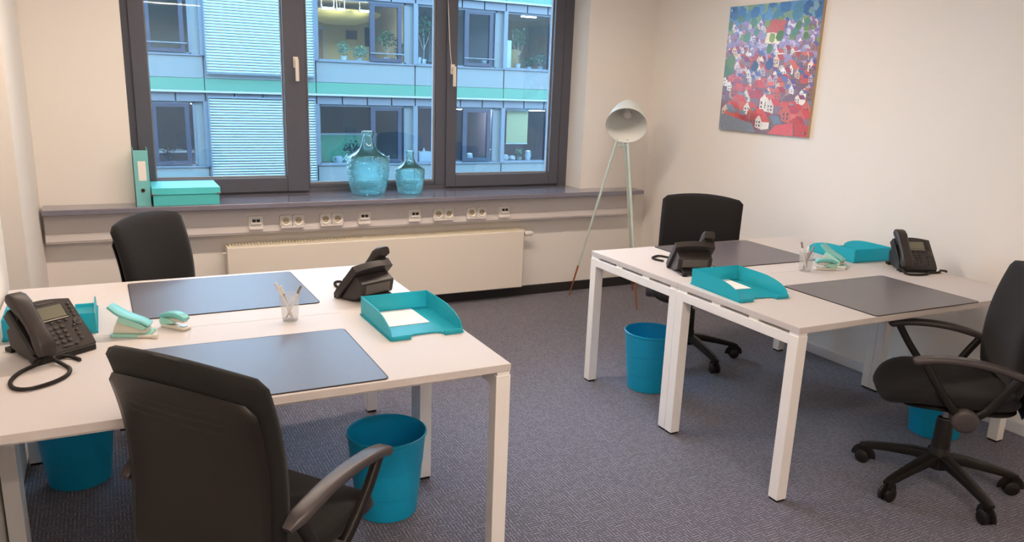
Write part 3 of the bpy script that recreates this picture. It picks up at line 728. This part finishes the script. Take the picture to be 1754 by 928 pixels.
bd = thing('ring_binder', 'teal lever-arch binder with white spine label standing on the sill', 'binder', (-2.113, 2.345, SZ), A(-1))
H = .325
obj('spine', MB().box(-.038, .038, 0, .003, 0, H), 'binder_teal', bd, bevel=.001)
for s in (-1, 1): obj('cover', MB().box(s * .038 - .0015, s * .038 + .0015, .001, .275, 0, H), 'binder_teal', bd)
obj('page_block', MB().box(-.028, .028, .05, .262, .004, H - .03), 'binder_inside', bd)
obj('spine_label', MB().box(-.018, .024, -.0012, .0005, .148, .262), 'label_white', bd)
rgm = MB(); n = 20; vs = []
for i in range(n):
    a = 2 * PI * i / n
    for rr, yy in ((.0085, -.001), (.0085, -.003), (.0125, -.003), (.0125, -.001)): vs.append((rr * math.cos(a), yy, .09 + rr * math.sin(a)))
rgm.add(vs, [(i*4+k, ((i+1) % n)*4+k, ((i+1) % n)*4+k+1, i*4+k+1) for i in range(n) for k in range(3)])
obj('finger_ring', rgm, 'steel', bd); obj('finger_hole', MB().prism([(a, .09 + b) for a, b in circ(.009, 18)], 'y', -.0015, .001), 'glide_black', bd)

bx = thing('storage_box', 'flat turquoise lidded storage box beside the binder on the sill', 'box', (-1.877, 2.475, SZ), A(-.5))
obj('body', MB().box(-.185, .185, -.165, .165, 0, .09), 'box_teal', bx, bevel=.0015)
ld = obj('lid', MB().box(-.191, .191, -.171, .171, .066, .106), 'box_lid', bx, bevel=.002)
for sx in (-1, 1):
    for sy in (-1, 1): obj('corner_clip', MB().box(sx * .182 - .011, sx * .182 + .011, sy * .163 - .011, sy * .163 + .011, .064, .074), 'steel', ld, bevel=.001)

# ------------------------------------------------------------------ wall print: aerial photograph of a red-roofed town
def wall_print():
    t = thing('wall_print', 'frameless wall print of a red-roofed old town seen from above', 'picture', (XR, 1.235, 1.34))
    w, h = .81, .825; n = 180
    obj('backing', MB().box(-.022, 0, -w / 2, w / 2, 0, h), 'print_edge', t)
    rnd = random.Random(3)
    def hexl(c): return tuple(x * .92 + .045 for x in lin(c)[:3]) + (1,)
    polys = []
    def quad(pts, c): polys.append((pts, hexl(c)))
    # u: 0 left .. 1 right, v: 0 bottom .. 1 top
    def house(u, v, s, roof, front, rr=rnd):
        sk = rr.uniform(-.35, .35); a = .55 + .3 * rr.random()
        quad([(u, v), (u + s * .5, v - s * .12), (u + s * .5, v + s * .30), (u + s * .25, v + s * .62), (u, v + s * .40)], front)
        quad([(u + s * .25, v + s * .62), (u + s * (.25 + a * .7), v + s * .60), (u + s * (.5 + a * .7), v + s * .28), (u + s * .5, v + s * .28)], roof)
        quad([(u + s * .5, v - s * .12), (u + s * (.5 + a * .65), v - s * .05), (u + s * (.5 + a * .65), v + s * .29), (u + s * .5, v + s * .29)], front if rr.random() < .4 else '#8a6a78')
        for i in range(2):
            for j in range(2): quad([(u + s * (.08 + .2 * i), v + s * (.04 + .17 * j)), (u + s * (.17 + .2 * i), v + s * (.03 + .17 * j)), (u + s * (.17 + .2 * i), v + s * (.13 + .17 * j)), (u + s * (.08 + .2 * i), v + s * (.14 + .17 * j))], '#54485c')
    def blob(u, v, r, c): quad([(u + r * math.cos(a) * rnd.uniform(.7, 1.1), v + r * math.sin(a) * rnd.uniform(.7, 1.1)) for a in [2 * PI * i / 9 for i in range(9)]], c)
    for i in range(90): blob(rnd.random(), rnd.uniform(.80, 1.02), rnd.uniform(.03, .08), rnd.choice(['#3f78b4', '#5b95c4', '#4a86a8', '#7fa8b4', '#3a6aa6', '#86a98f']))
    for i in range(130): house(rnd.random() * 1.05 - .08, .84 - .24 * i / 130, rnd.uniform(.05, .085), rnd.choice(['#8f78b8', '#a58cc2', '#9a7fa8', '#c07f92', '#7f86c0']), rnd.choice(['#e6def0', '#c9bfe0', '#f2ece8', '#a99cc6']))
    for i in range(24): blob(rnd.random(), rnd.uniform(.64, .9), rnd.uniform(.02, .045), rnd.choice(['#5d8f7a', '#7c9f5e', '#557f52', '#9fb46a']))
    quad([(.44, .78), (.62, .76), (.66, .86), (.50, .88)], '#c25a52'); quad([(.44, .70), (.60, .69), (.62, .77), (.46, .78)], '#f4e6c8'); blob(.60, .75, .05, '#4f7a36'); blob(.52, .74, .04, '#87a548')
    for i in range(110): house(rnd.random() * 1.05 - .08, .62 - .36 * i / 110 + rnd.uniform(-.03, .03), rnd.uniform(.07, .13), rnd.choice(['#c0474a', '#d25a52', '#a33b50', '#8c3f62', '#e0685a', '#6c4a86', '#5d6aa6']), rnd.choice(['#f3e6dc', '#d85a50', '#e8c8b0', '#c9b0b8', '#f6f0ea', '#a87878']))
    blob(.04, .50, .08, '#4b6e38'); blob(.07, .56, .06, '#6d8c42'); blob(.36, .52, .05, '#39456e'); blob(.52, .54, .05, '#3c4a86')
    for i in range(46): house(-.05 + rnd.random() * 1.05, .30 - .28 * i / 46 + rnd.uniform(-.02, .02), rnd.uniform(.12, .20), rnd.choice(['#cf3f3e', '#e05048', '#b53544', '#d8605a', '#7f8aa0']), rnd.choice(['#c94a44', '#f0e4d8', '#d8685c', '#8a6a60', '#b04a4a']))
    quad([(-.02, -.02), (.46, -.02), (.40, .07), (.02, .14), (-.02, .15)], '#8b94a4'); quad([(.56, -.02), (.86, -.02), (.84, .10), (.66, .07)], '#e2575a'); quad([(.86, -.02), (1.02, -.02), (1.02, .09), (.88, .08)], '#c8403f')
    base = [hexl('#8f8fb4')] * 0
    C = [[None] * n for _ in range(n)]
    bg_top, bg_mid, bg_low = hexl('#5b93c6'), hexl('#a597c4'), hexl('#7d5a68')
    for j in range(n):
        v = (j + .5) / n
        for i in range(n): C[j][i] = bg_top if v > .8 else bg_mid if v > .55 else bg_low
    for pts, c in polys:
        us = [p[0] for p in pts]; vv = [p[1] for p in pts]; k = len(pts); jit = 1 + rnd.uniform(-.12, .12); c = tuple(x * jit for x in c[:3]) + (1,)
        for j in range(max(0, int(min(vv) * n)), min(n, int(max(vv) * n) + 1)):
            y = (j + .5) / n; xs = []
            for a in range(k):
                (x0, y0), (x1, y1) = pts[a], pts[(a + 1) % k]
                if (y0 <= y) != (y1 <= y): xs.append(x0 + (y - y0) * (x1 - x0) / (y1 - y0))
            xs.sort()
            for a in range(0, len(xs) - 1, 2):
                for i in range(max(0, int(xs[a] * n + .5)), min(n, int(xs[a + 1] * n + .5))): C[j][i] = c
    vs = [(-.0225, w / 2 - w * i / n, h * j / n) for j in range(n + 1) for i in range(n + 1)]
    fs = [(j*(n+1)+i, (j+1)*(n+1)+i, (j+1)*(n+1)+i+1, j*(n+1)+i+1) for j in range(n) for i in range(n)]
    me = bpy.data.meshes.new('printed_face'); me.from_pydata(vs, [], fs)
    at = me.color_attributes.new('print', 'FLOAT_COLOR', 'CORNER'); flat = []
    for j in range(n):
        for i in range(n):
            q = rnd.uniform(.86, 1.14); flat += [C[j][i][0] * q, C[j][i][1] * q, C[j][i][2] * q, 1] * 4
    at.data.foreach_set('color', flat)
    m = mat('print_ink', '#ffffff', .25); nt = m.node_tree; a = nt.nodes.new('ShaderNodeVertexColor'); a.layer_name = 'print'
    nt.links.new(a.outputs[0], nt.nodes['Principled BSDF'].inputs['Base Color'])
    obj('printed_face', me, m, t)
    for y in (-.38, .38):
        for z in (.025, h - .025): obj('fixing_stud', MB().cyl((-.022, y, z), (-.028, y, z), .007, 14), 'chrome', t)
wall_print()

# ------------------------------------------------------------------ outside: street and office building opposite
mat('asphalt', '#333536', .9, noise=(1.5, .1))
mat('spandrel', '#565f61', .5, noise=(2, .03))
mat('fascia', '#4f565e', .5, noise=(3, .04))
mat('green_panel', '#386354', .45, noise=(2, .05))
mat('ledge_white', '#747d81', .4)
mat('far_frame', '#222938', .5)
mat('post', '#4c5761', .45)
mat('slat', '#bccdca', .4)
mat('joint_dark', '#5e7186', .6)
mat('room_purple', '#8a7a92', .9); mat('room_tan', '#c9b79a', .9); mat('room_white', '#d9d6d6', .9); mat('room_green', '#5fb88c', .9)
mat('room_dark', '#514a5c', .9); mat('room_floor', '#6b6470', .9); mat('room_yellow', '#efdca0', .9); mat('brick_red', '#b0705a', .9)
mat('far_white', '#eef2f2', .5); mat('far_dark', '#2e3140', .6); mat('far_wood', '#c09a62', .6)
mat('leaf', '#3f7a55', .5, noise=(6, .3)); mat('leaf_pale', '#7fae96', .5, noise=(6, .3)); mat('stem', '#b8a890', .7)
mat('tube_light', '#ffffff', .5, emit=(1, .93, .80, 1), estr=70)
mat('warm_tube', '#ffffff', .5, emit=(1, .85, .58, 1), estr=110)
mat('warm_panel', '#f6dd92', .6)
YF = 22.0
struct(obj('ground', MB().box(-40, 60, 2.9, 70, -9.3, -9), 'asphalt', smooth=False))
ob = thing('office_building', 'pale blue-grey office building with green bands across the street', 'building', (5, YF, -9))
OFF = Vector((-5, -YF, 9))
def op(name, mb, m, parent=None, **k):
    mb.v = [tuple(Vector(v) + OFF) for v in mb.v]; return obj(name, mb, m, parent or ob, smooth=False, **k)
J0, PIT, FH = .42, 3.205, 3.15
def jx(k): return J0 + PIT * k
SILL = {0: -1.05, 1: 2.10}          # window sill heights of the two floors in view
walls = {(-1, 0): 'room_purple', (-1, 1): 'room_tan', (0, 0): 'room_white', (0, 1): 'room_white', (1, 0): 'room_purple', (1, 1): 'room_yellow', (2, 0): 'room_purple', (2, 1): 'room_white', (3, 0): 'room_purple', (3, 1): 'room_tan'}
for k in range(-3, 7):
    x0, x1 = jx(k), jx(k + 1)
    for fl in (-2, -1, 0, 1, 2):
        s = -1.05 + fl * FH
        near = fl in (0, 1) and -1 <= k <= 3
        op('spandrel_panel', MB().box(x0 + .02, x1 - .02, YF - .02, YF + .08, s - .635, s - .01), 'spandrel')
        op('green_band', MB().box(x0 + .012, x1 - .012, YF - .03, YF + .08, s - .975, s - .645), 'green_panel')
        op('ledge', MB().box(x0, x1, YF - .16, YF + .1, s - 1.04, s - .98), 'ledge_white')
        nf = 4; e = (x1 - x0) / nf
        for i in range(nf):
            op('fascia_panel', MB().box(x0 + e * i + .02, x0 + e * (i + 1) - .02, YF - .05, YF + .08, s - 1.295, s - 1.045), 'fascia')
        op('joint_backing', MB().box(x0, x1, YF + .07, YF + .16, s - 1.30, s), 'joint_dark')
        op('window_ledge', MB().box(x0, x1, YF - .06, YF + .86, s - .03, s + .01), 'post')
        op('post', MB().box(x1 - .07, x1 + .07, YF - .08, YF + .14, s, s + 1.86), 'post')
        if not near: 
            op('dark_window', MB().box(x0 + .07, x1 - .07, YF + .08, YF + .14, s + .01, s + 1.86), 'far_dark'); continue
        wn = op('window', MB().box(x0 + .07, x0 + .12, YF + .02, YF + .10, s, s + 1.86).box(x0 + .07, x1 - .07, YF + .02, YF + .10, s + 1.79, s + 1.86).box(x0 + .07, x1 - .07, YF + .02, YF + .10, s, s + .05)
                .box(x1 - .36, x1 - .30, YF + .02, YF + .10, s, s + 1.86), 'post')
        a, b = x0 + 1.72, x1 - .46
        op('sash', ring(MB(), a, b, s + .05, s + 1.79, .15, .12, .10, .10, YF - .03, YF + .09), 'far_frame', wn)
        if fl == 1: op('guard_rail', MB().tube([(a - .02, YF - .10, s + .29), (b + .06, YF - .10, s + .29)], .018, 6).box(a, a + .02, YF - .1, YF, s + .28, s + .30).box(b, b + .02, YF - .1, YF, s + .28, s + .30), 'post', wn)
        op('pane', MB().box(x0 + .12, a, YF + .05, YF + .055, s + .05, s + 1.79), 'far_glass', wn)
        op('pane', MB().box(a + .15, b - .12, YF + .03, YF + .035, s + .15, s + 1.69), 'far_glass', wn)
        op('side_light', MB().box(x1 - .30, x1 - .07, YF + .04, YF + .09, s + .05, s + 1.79), 'spandrel', wn)
        op('pane', MB().box(b, x1 - .36, YF + .05, YF + .055, s + .05, s + 1.79), 'far_glass', wn)
        # the room behind
        wm = walls[k, fl]; z0, z1 = s - .85, s + 1.92
        op('room_wall', MB().box(x0 - .02, x1 + .02, YF + 4.2, YF + 4.3, z0, z1), wm)
        op('room_partition', MB().box(x1 - .04, x1 + .04, YF + .2, YF + 4.2, z0, z1), wm if wm != 'room_yellow' else 'room_tan')
        op('room_floor', MB().box(x0, x1, YF + .16, YF + 4.2, z0 - .05, z0), 'room_floor')
        op('room_ceiling', MB().box(x0, x1, YF + .1, YF + 4.3, z1, z1 + .1), 'room_white')
op('roof_block', MB().box(jx(-3), jx(7), YF + .2, YF + 8, 8.4, 9.2), 'fascia')
op('side_wall', MB().box(jx(-3) - .3, jx(-3), YF, YF + 8, -9, 9.2).box(jx(7), jx(7) + .3, YF, YF + 8, -9, 9.2).box(jx(-3), jx(7), YF + 4.4, YF + 4.6, -9, 9.2), 'fascia')
op('street_storey', MB().box(jx(-3), jx(7), YF, YF + 1, -9, -8.4), 'fascia')
# external venetian blinds over one bay, both storeys
for z0, n in ((1.64, 30), (-1.52, 31)):
    x0, x1 = jx(0) + .05, jx(1) - .05
    bl = op('blind', MB().box(x0, x1, YF - .18, YF - .08, z0 + n * .0785, z0 + n * .0785 + .05).box(x0, x0 + .03, YF - .16, YF - .10, z0, z0 + n * .0785).box(x1 - .03, x1, YF - .16, YF - .10, z0, z0 + n * .0785).box(x0, x1, YF - .16, YF - .10, z0 - .05, z0 - .015), 'post')
    sm = mesh('slat', MB().box(x0 - (x0 + x1) / 2 + .03, (x1 - x0) / 2 - .03, -.034, .034, -.004, .004, Matrix.Rotation(A(-45), 4, 'X')), smooth=False)
    for i in range(n): obj('slat', sm, 'slat', bl, loc=Vector(((x0 + x1) / 2, YF - .13, z0 + .02 + i * .0785)) + OFF)
    op('painted_gap_shade', MB().box(x0, x1, YF - .072, YF - .062, z0, z0 + n * .0785), 'far_frame', bl)  # added dark sheet: shade in the slat gaps put in as colour

def foliage(mb, c, rx, rz, n, sz, rnd):
    for _ in range(n):
        a = rnd.uniform(0, 2 * PI); e = math.asin(rnd.uniform(-1, 1)); q = rnd.random() ** .4
        p = Vector((c[0] + rx * q * math.cos(a) * math.cos(e), c[1] + rx * .8 * q * math.sin(a) * math.cos(e), c[2] + rz * q * math.sin(e)))
        d = Vector((rnd.gauss(0, 1), rnd.gauss(0, 1), rnd.gauss(.2, .7))).normalized(); sd = d.cross(Vector((rnd.random(), rnd.random(), 1))).normalized() * sz * .32
        d *= sz
        mb.add([p, p + d * .45 + sd, p + d, p + d * .45 - sd], [(0, 1, 2), (0, 2, 3)])
    return mb
def far_plant(x, z, h, r, m, label, pot='far_white', trunk=0, n=120, y=YF + .55, sz=.11):
    t = thing('potted_plant', label, 'plant', (x, y, z)); rnd = random.Random(int(x * 100))
    ph = min(.2, h * .28)
    obj('pot', MB().lathe([(.07, 0), (.10, ph * .95), (.105, ph), (.09, ph)], 16), pot, t)
    if trunk:
        st = MB().tube(spline([(0, 0, ph * .8), (.02, 0, h * .35), (-.03, 0, h * .7)], 4), .018, 6)
        for a in (-1, 1): st.tube(spline([(.01, 0, h * .3), (a * r * .5, 0, h * .55), (a * r * .7, 0, h * .85)], 4), .012, 6)
        obj('stem', st, 'stem', t)
        obj('foliage', foliage(MB(), (0, 0, h * .78), r, h * .26, n, sz, rnd), m, t, smooth=False)
    else: obj('foliage', foliage(MB(), (0, 0, ph + (h - ph) * .5), r, (h - ph) * .55, n, sz, rnd), m, t, smooth=False)
U0, L0 = 2.11, -1.04
far_plant(5.16, U0, .48, .26, 'leaf_pale', 'pale bushy plant in the yellow-walled room across the street')
far_plant(4.66, U0, .62, .18, 'leaf_pale', 'pale tall plant in a white pot, yellow-walled room across the street', n=80)
far_plant(6.15, U0, .98, .30, 'leaf', 'green leafy plant behind the opened-out sash across the street', trunk=1, n=150, y=YF + .75)
far_plant(6.47, U0, .72, .18, 'leaf', 'round dark shrub at the end of the yellow-walled room across the street', n=150, y=YF + .5, sz=.09)
far_plant(7.33, U0, 1.60, .32, 'leaf', 'branching indoor tree on the upper storey across the street', trunk=1, n=140)
far_plant(10.85, U0, 1.40, .34, 'leaf', 'tall indoor tree beside a yellow panel across the street', trunk=1, n=150)
far_plant(11.30, U0, .42, .22, 'leaf', 'low dark plant beside the tall indoor tree across the street', n=90)
far_plant(11.75, U0, .55, .26, 'leaf_pale', 'pale low plant past the tall indoor tree across the street', n=90)
far_plant(4.95, L0, .62, .36, 'far_dark', 'dark spreading plant before the green partition, lower storey across the street', pot='far_dark', n=170, y=YF + .62)
far_plant(11.05, L0, .40, .16, 'leaf_pale', 'small pale plant under the half-lowered cream shade across the street', n=60)
far_plant(-.62, L0, .55, .20, 'far_dark', 'dark plant by the computer screen, lower storey across the street', pot='far_dark', n=70, y=YF + .6)
def far_thing(name, parts, label, cat, loc, group=None):
    t = thing(name, label, cat, loc, 0, group)
    for nm, mb, m in parts: obj(nm, mb, m, t)
def far_light(x, y, z, w, ceil, label, d=.12):
    h = ceil - z
    far_thing('strip_light', [('housing', MB().box(-w/2 - .02, w/2 + .02, -d/2 - .02, d/2 + .02, .02, .06), 'far_white'), ('tube', MB().box(-w/2, w/2, -d/2, d/2, -.01, .02), 'tube_light'),
                              ('hanger', MB().cyl((-w * .3, 0, .05), (-w * .3, 0, h), .01, 6).cyl((w * .3, 0, .05), (w * .3, 0, h), .01, 6), 'far_white')], label, 'ceiling light', (x, y, z))
def far_pendant(x, y, z, w, top, label, d=.16):
    h = top - z
    far_thing('strip_light', [('tube', MB().box(-w/2, w/2, -d/2, d/2, -.02, .02), 'warm_tube'), ('end_cap', MB().box(-w/2 - .03, -w/2, -d/2, d/2, -.03, .03), 'far_white'), ('end_cap', MB().box(w/2, w/2 + .03, -d/2, d/2, -.03, .03), 'far_white'),
                              ('hanger', MB().cyl((-w/2 - .015, 0, .02), (-w/2 - .015, 0, h), .01, 6).cyl((w/2 + .015, 0, .02), (w/2 + .015, 0, h), .01, 6), 'far_white')], label, 'ceiling light', (x, y, z))
UZ, LZ = 3.96, .81
CU, CL = 4.03, .88      # ceilings of the upper and lower rooms
far_light(9.53, YF + .9, LZ - .12, .77, CL, 'longer white strip light past the dark chair back, lower storey across the street')
far_light(8.875, YF + .9, LZ - .11, .31, CL, 'short white strip light above the dark chair back, lower storey across the street')
far_light(11.83, YF + .9, LZ - .10, 1.0, CL, 'white strip light beside the half-lowered cream shade across the street')
far_light(11.40, YF + .9, UZ - .04, .54, CU, 'white strip light above the tall indoor tree across the street')
far_light(-.65, YF + .9, LZ - .16, .20, CL, 'small bright downlight above the computer screen across the street')
far_light(.20, YF + .9, LZ - .10, .20, CL, 'small bright downlight at the post beside the blinds across the street')
for dx, w_, lab in ((4.22, .36, 'first'), (4.63, .22, 'second'), (5.45, .40, 'third')):
    far_pendant(dx, YF + .70, 3.68, w_, CU, lab + ' bright strip before the round yellow ceiling sail, counted from the blinds')
# round bowl-shaped ceiling sail in the yellow room
cs = MB().lathe([(.01, -.34), (.55, -.31), (1.0, -.19), (1.30, -.02), (1.36, .04), (1.30, .07), (.01, .07)], 40)
far_thing('ceiling_sail', [('disc', cs, 'warm_panel'), ('hanger', MB().cyl((0, 0, .06), (0, 0, .42), .02, 8), 'far_white')], 'round pale yellow ceiling sail in the room across the street', 'ceiling panel', (5.05, YF + 2.35, UZ - .30))
far_thing('framed_picture', [('frame', ring(MB(), -.22, .22, 0, .34, .03, .03, .03, .03, -.03, .0), 'far_wood'), ('image', MB().box(-.19, .19, -.012, -.0, .03, .31), 'room_dark')], 'landscape framed picture on the yellow wall across the street', 'picture', (5.95, YF + 4.2, 2.95))
far_thing('wall_panel', [('frame', ring(MB(), -.16, .16, 0, .66, .04, .04, .04, .04, -.04, .0), 'far_frame'), ('image', MB().box(-.12, .12, -.015, 0, .04, .62), 'far_dark')], 'tall narrow dark framed panel seen through the sash across the street', 'picture', (6.60, YF + 4.2, 2.75))
far_thing('door_leaf', [('leaf', MB().box(-.36, .36, -.04, 0, 0, 2.0), 'far_wood'), ('frame', ring(MB(), -.44, .44, 0, 2.08, .08, .08, .01, .08, -.05, 0), 'room_white')], 'wooden door in the yellow-walled room across the street', 'door', (4.55, YF + 4.2, 1.25))
far_thing('yellow_panel', [('panel', MB().box(-.45, .45, -.02, .02, .05, 1.55), 'far_wood'), ('foot', MB().box(-.4, .4, -.1, .1, 0, .05), 'room_dark')], 'yellow desk screen beside the tall indoor tree across the street', 'screen', (10.85, YF + 1.3, 1.25))
far_thing('white_cabinet', [('body', MB().box(-.18, .18, -.2, .2, 0, .95), 'far_white'), ('door', MB().box(-.16, .16, -.22, -.2, .04, .9), 'far_white')], 'narrow white cabinet at the post beside the tall indoor tree', 'cabinet', (10.32, YF + .6, U0))
far_thing('green_partition', [('panel', MB().box(-1.0, 1.0, -.03, .03, .05, 1.65), 'room_green'), ('rail', MB().box(-1.02, 1.02, -.045, .045, 1.65, 1.71), 'room_white'), ('foot', MB().box(-.9, -.8, -.2, .2, 0, .05).box(.8, .9, -.2, .2, 0, .05), 'far_dark')], 'green office partition on the lower storey across the street', 'partition', (5.05, YF + 1.7, -1.90))
def far_chair(x, y, z, label):
    back = MB().prism([(a, b + .32) for a, b in rrect(.62, .72, .2, 4)], 'y', .0, .10)
    far_thing('desk_chair', [('backrest', back, 'far_dark'), ('seat', MB().prism(rrect(.6, .55, .12, 3), 'z', -.14, -.04), 'far_dark'), ('column', MB().cyl((0, 0, -1.90 - z + .03), (0, 0, -.12), .04, 8), 'far_dark'), ('base', MB().lathe([(.30, 0), (.28, .03), (.05, .07)], 20, (0, 0, -1.90 - z)), 'far_dark')], label, 'chair', (x, y, z))
far_chair(7.25, YF + 1.2, -.85, 'dark upholstered chair back beside the white box, lower storey across the street')
far_chair(8.45, YF + 1.3, -.95, 'dark chair back under the strip light, lower storey across the street')
far_thing('watering_can', [('body', MB().lathe([(.09, 0), (.11, .18), (.08, .22)], 14), 'far_white'), ('spout', MB().tube([(.08, 0, .06), (.2, 0, .2), (.27, 0, .30)], .02, 8), 'far_white'), ('handle', MB().tube(spline([(-.09, 0, .2), (-.19, 0, .17), (-.17, 0, .07), (-.10, 0, .05)], 4), .014, 6), 'far_white')], 'white watering can on the lower window ledge across the street', 'watering can', (4.38, YF + .28, L0))
far_thing('paper_box', [('body', MB().box(-.22, .22, -.14, .14, 0, .34), 'far_white'), ('tissue', MB().lathe([(.07, .34), (.03, .40), (.01, .46)], 10), 'far_white')], 'white box with paper on top, lower window ledge across the street', 'box', (7.32, YF + .42, L0))
far_thing('computer_monitor', [('screen', MB().box(-.3, .3, -.03, .03, .1, .46), 'far_dark'), ('stand', MB().box(-.03, .03, -.02, .02, 0, .12).box(-.12, .12, -.08, .08, -.02, .0), 'far_dark')], 'computer monitor in the lower room beside the blinds across the street', 'monitor', (.02, YF + 2.2, -.75))
far_thing('office_table', [('top', MB().box(-.9, .5, -.5, .5, 1.09, 1.13), 'far_white'), ('leg', MB().box(-.85, -.8, -.45, .45, 0, 1.09), 'far_white'), ('leg', MB().box(.4, .45, -.45, .45, 0, 1.09), 'far_white')], 'white table under the monitor, lower room across the street', 'table', (-.2, YF + 2.2, -1.90))
far_thing('window_shade', [('fabric', MB().box(-.42, .42, -.012, .012, -1.12, 0), 'room_yellow'), ('tube', MB().cyl((-.43, 0, .02), (.43, 0, .02), .03, 10), 'far_white'), ('hem_bar', MB().box(-.43, .43, -.02, .02, -1.15, -1.12), 'far_white'), ('bracket', MB().box(-.45, -.43, -.03, .03, 0, .18).box(.43, .45, -.03, .03, 0, .18), 'far_white')], 'half-lowered cream roller shade on the lower storey across the street', 'shade', (10.78, YF + .3, .70))
for i, (x, h, lab) in enumerate(((10.35, .20, 'short white jar beside the post'), (10.62, .16, 'low white bowl under the cream shade'), (11.25, .34, 'tall white jug past the cream shade'), (9.75, .40, 'tall white vase beside the pale post'), (8.95, .26, 'white paper stack box under the strip light'))):
    far_thing('ledge_vessel', [('body', MB().lathe([(.08, 0), (.12, h * .5), (.10, h * .9), (.11, h)], 14), 'far_white'), ('lid', MB().lathe([(.10, h), (.05, h + .03)], 14), 'far_white')], lab + ', lower window ledge across the street', 'jar', (x, YF + .28, L0))
for i, (x, lab) in enumerate(((7.05, 'white pot at the foot of the indoor tree'), (7.62, 'white cup between the indoor tree and the cabinets'), (9.42, 'white pot beside the pale post'))):
    far_thing('ledge_pot', [('body', MB().lathe([(.07, 0), (.10, .22), (.105, .24)], 14), 'far_white'), ('soil', MB().lathe([(.0, .20), (.095, .20)], 14), 'far_dark')], lab + ', upper window ledge across the street', 'pot', (x, YF + .28, U0))
far_thing('wall_cabinet', [('body', MB().box(-.6, .6, -.35, 0, 0, 1.1), 'room_white'), ('door', MB().box(-.58, -.01, -.37, -.35, .03, 1.07), 'far_white'), ('door', MB().box(.01, .58, -.37, -.35, .03, 1.07), 'far_white')], 'white wall cabinet seen through the upper sash across the street', 'cabinet', (9.38, YF + 4.2, 2.3))
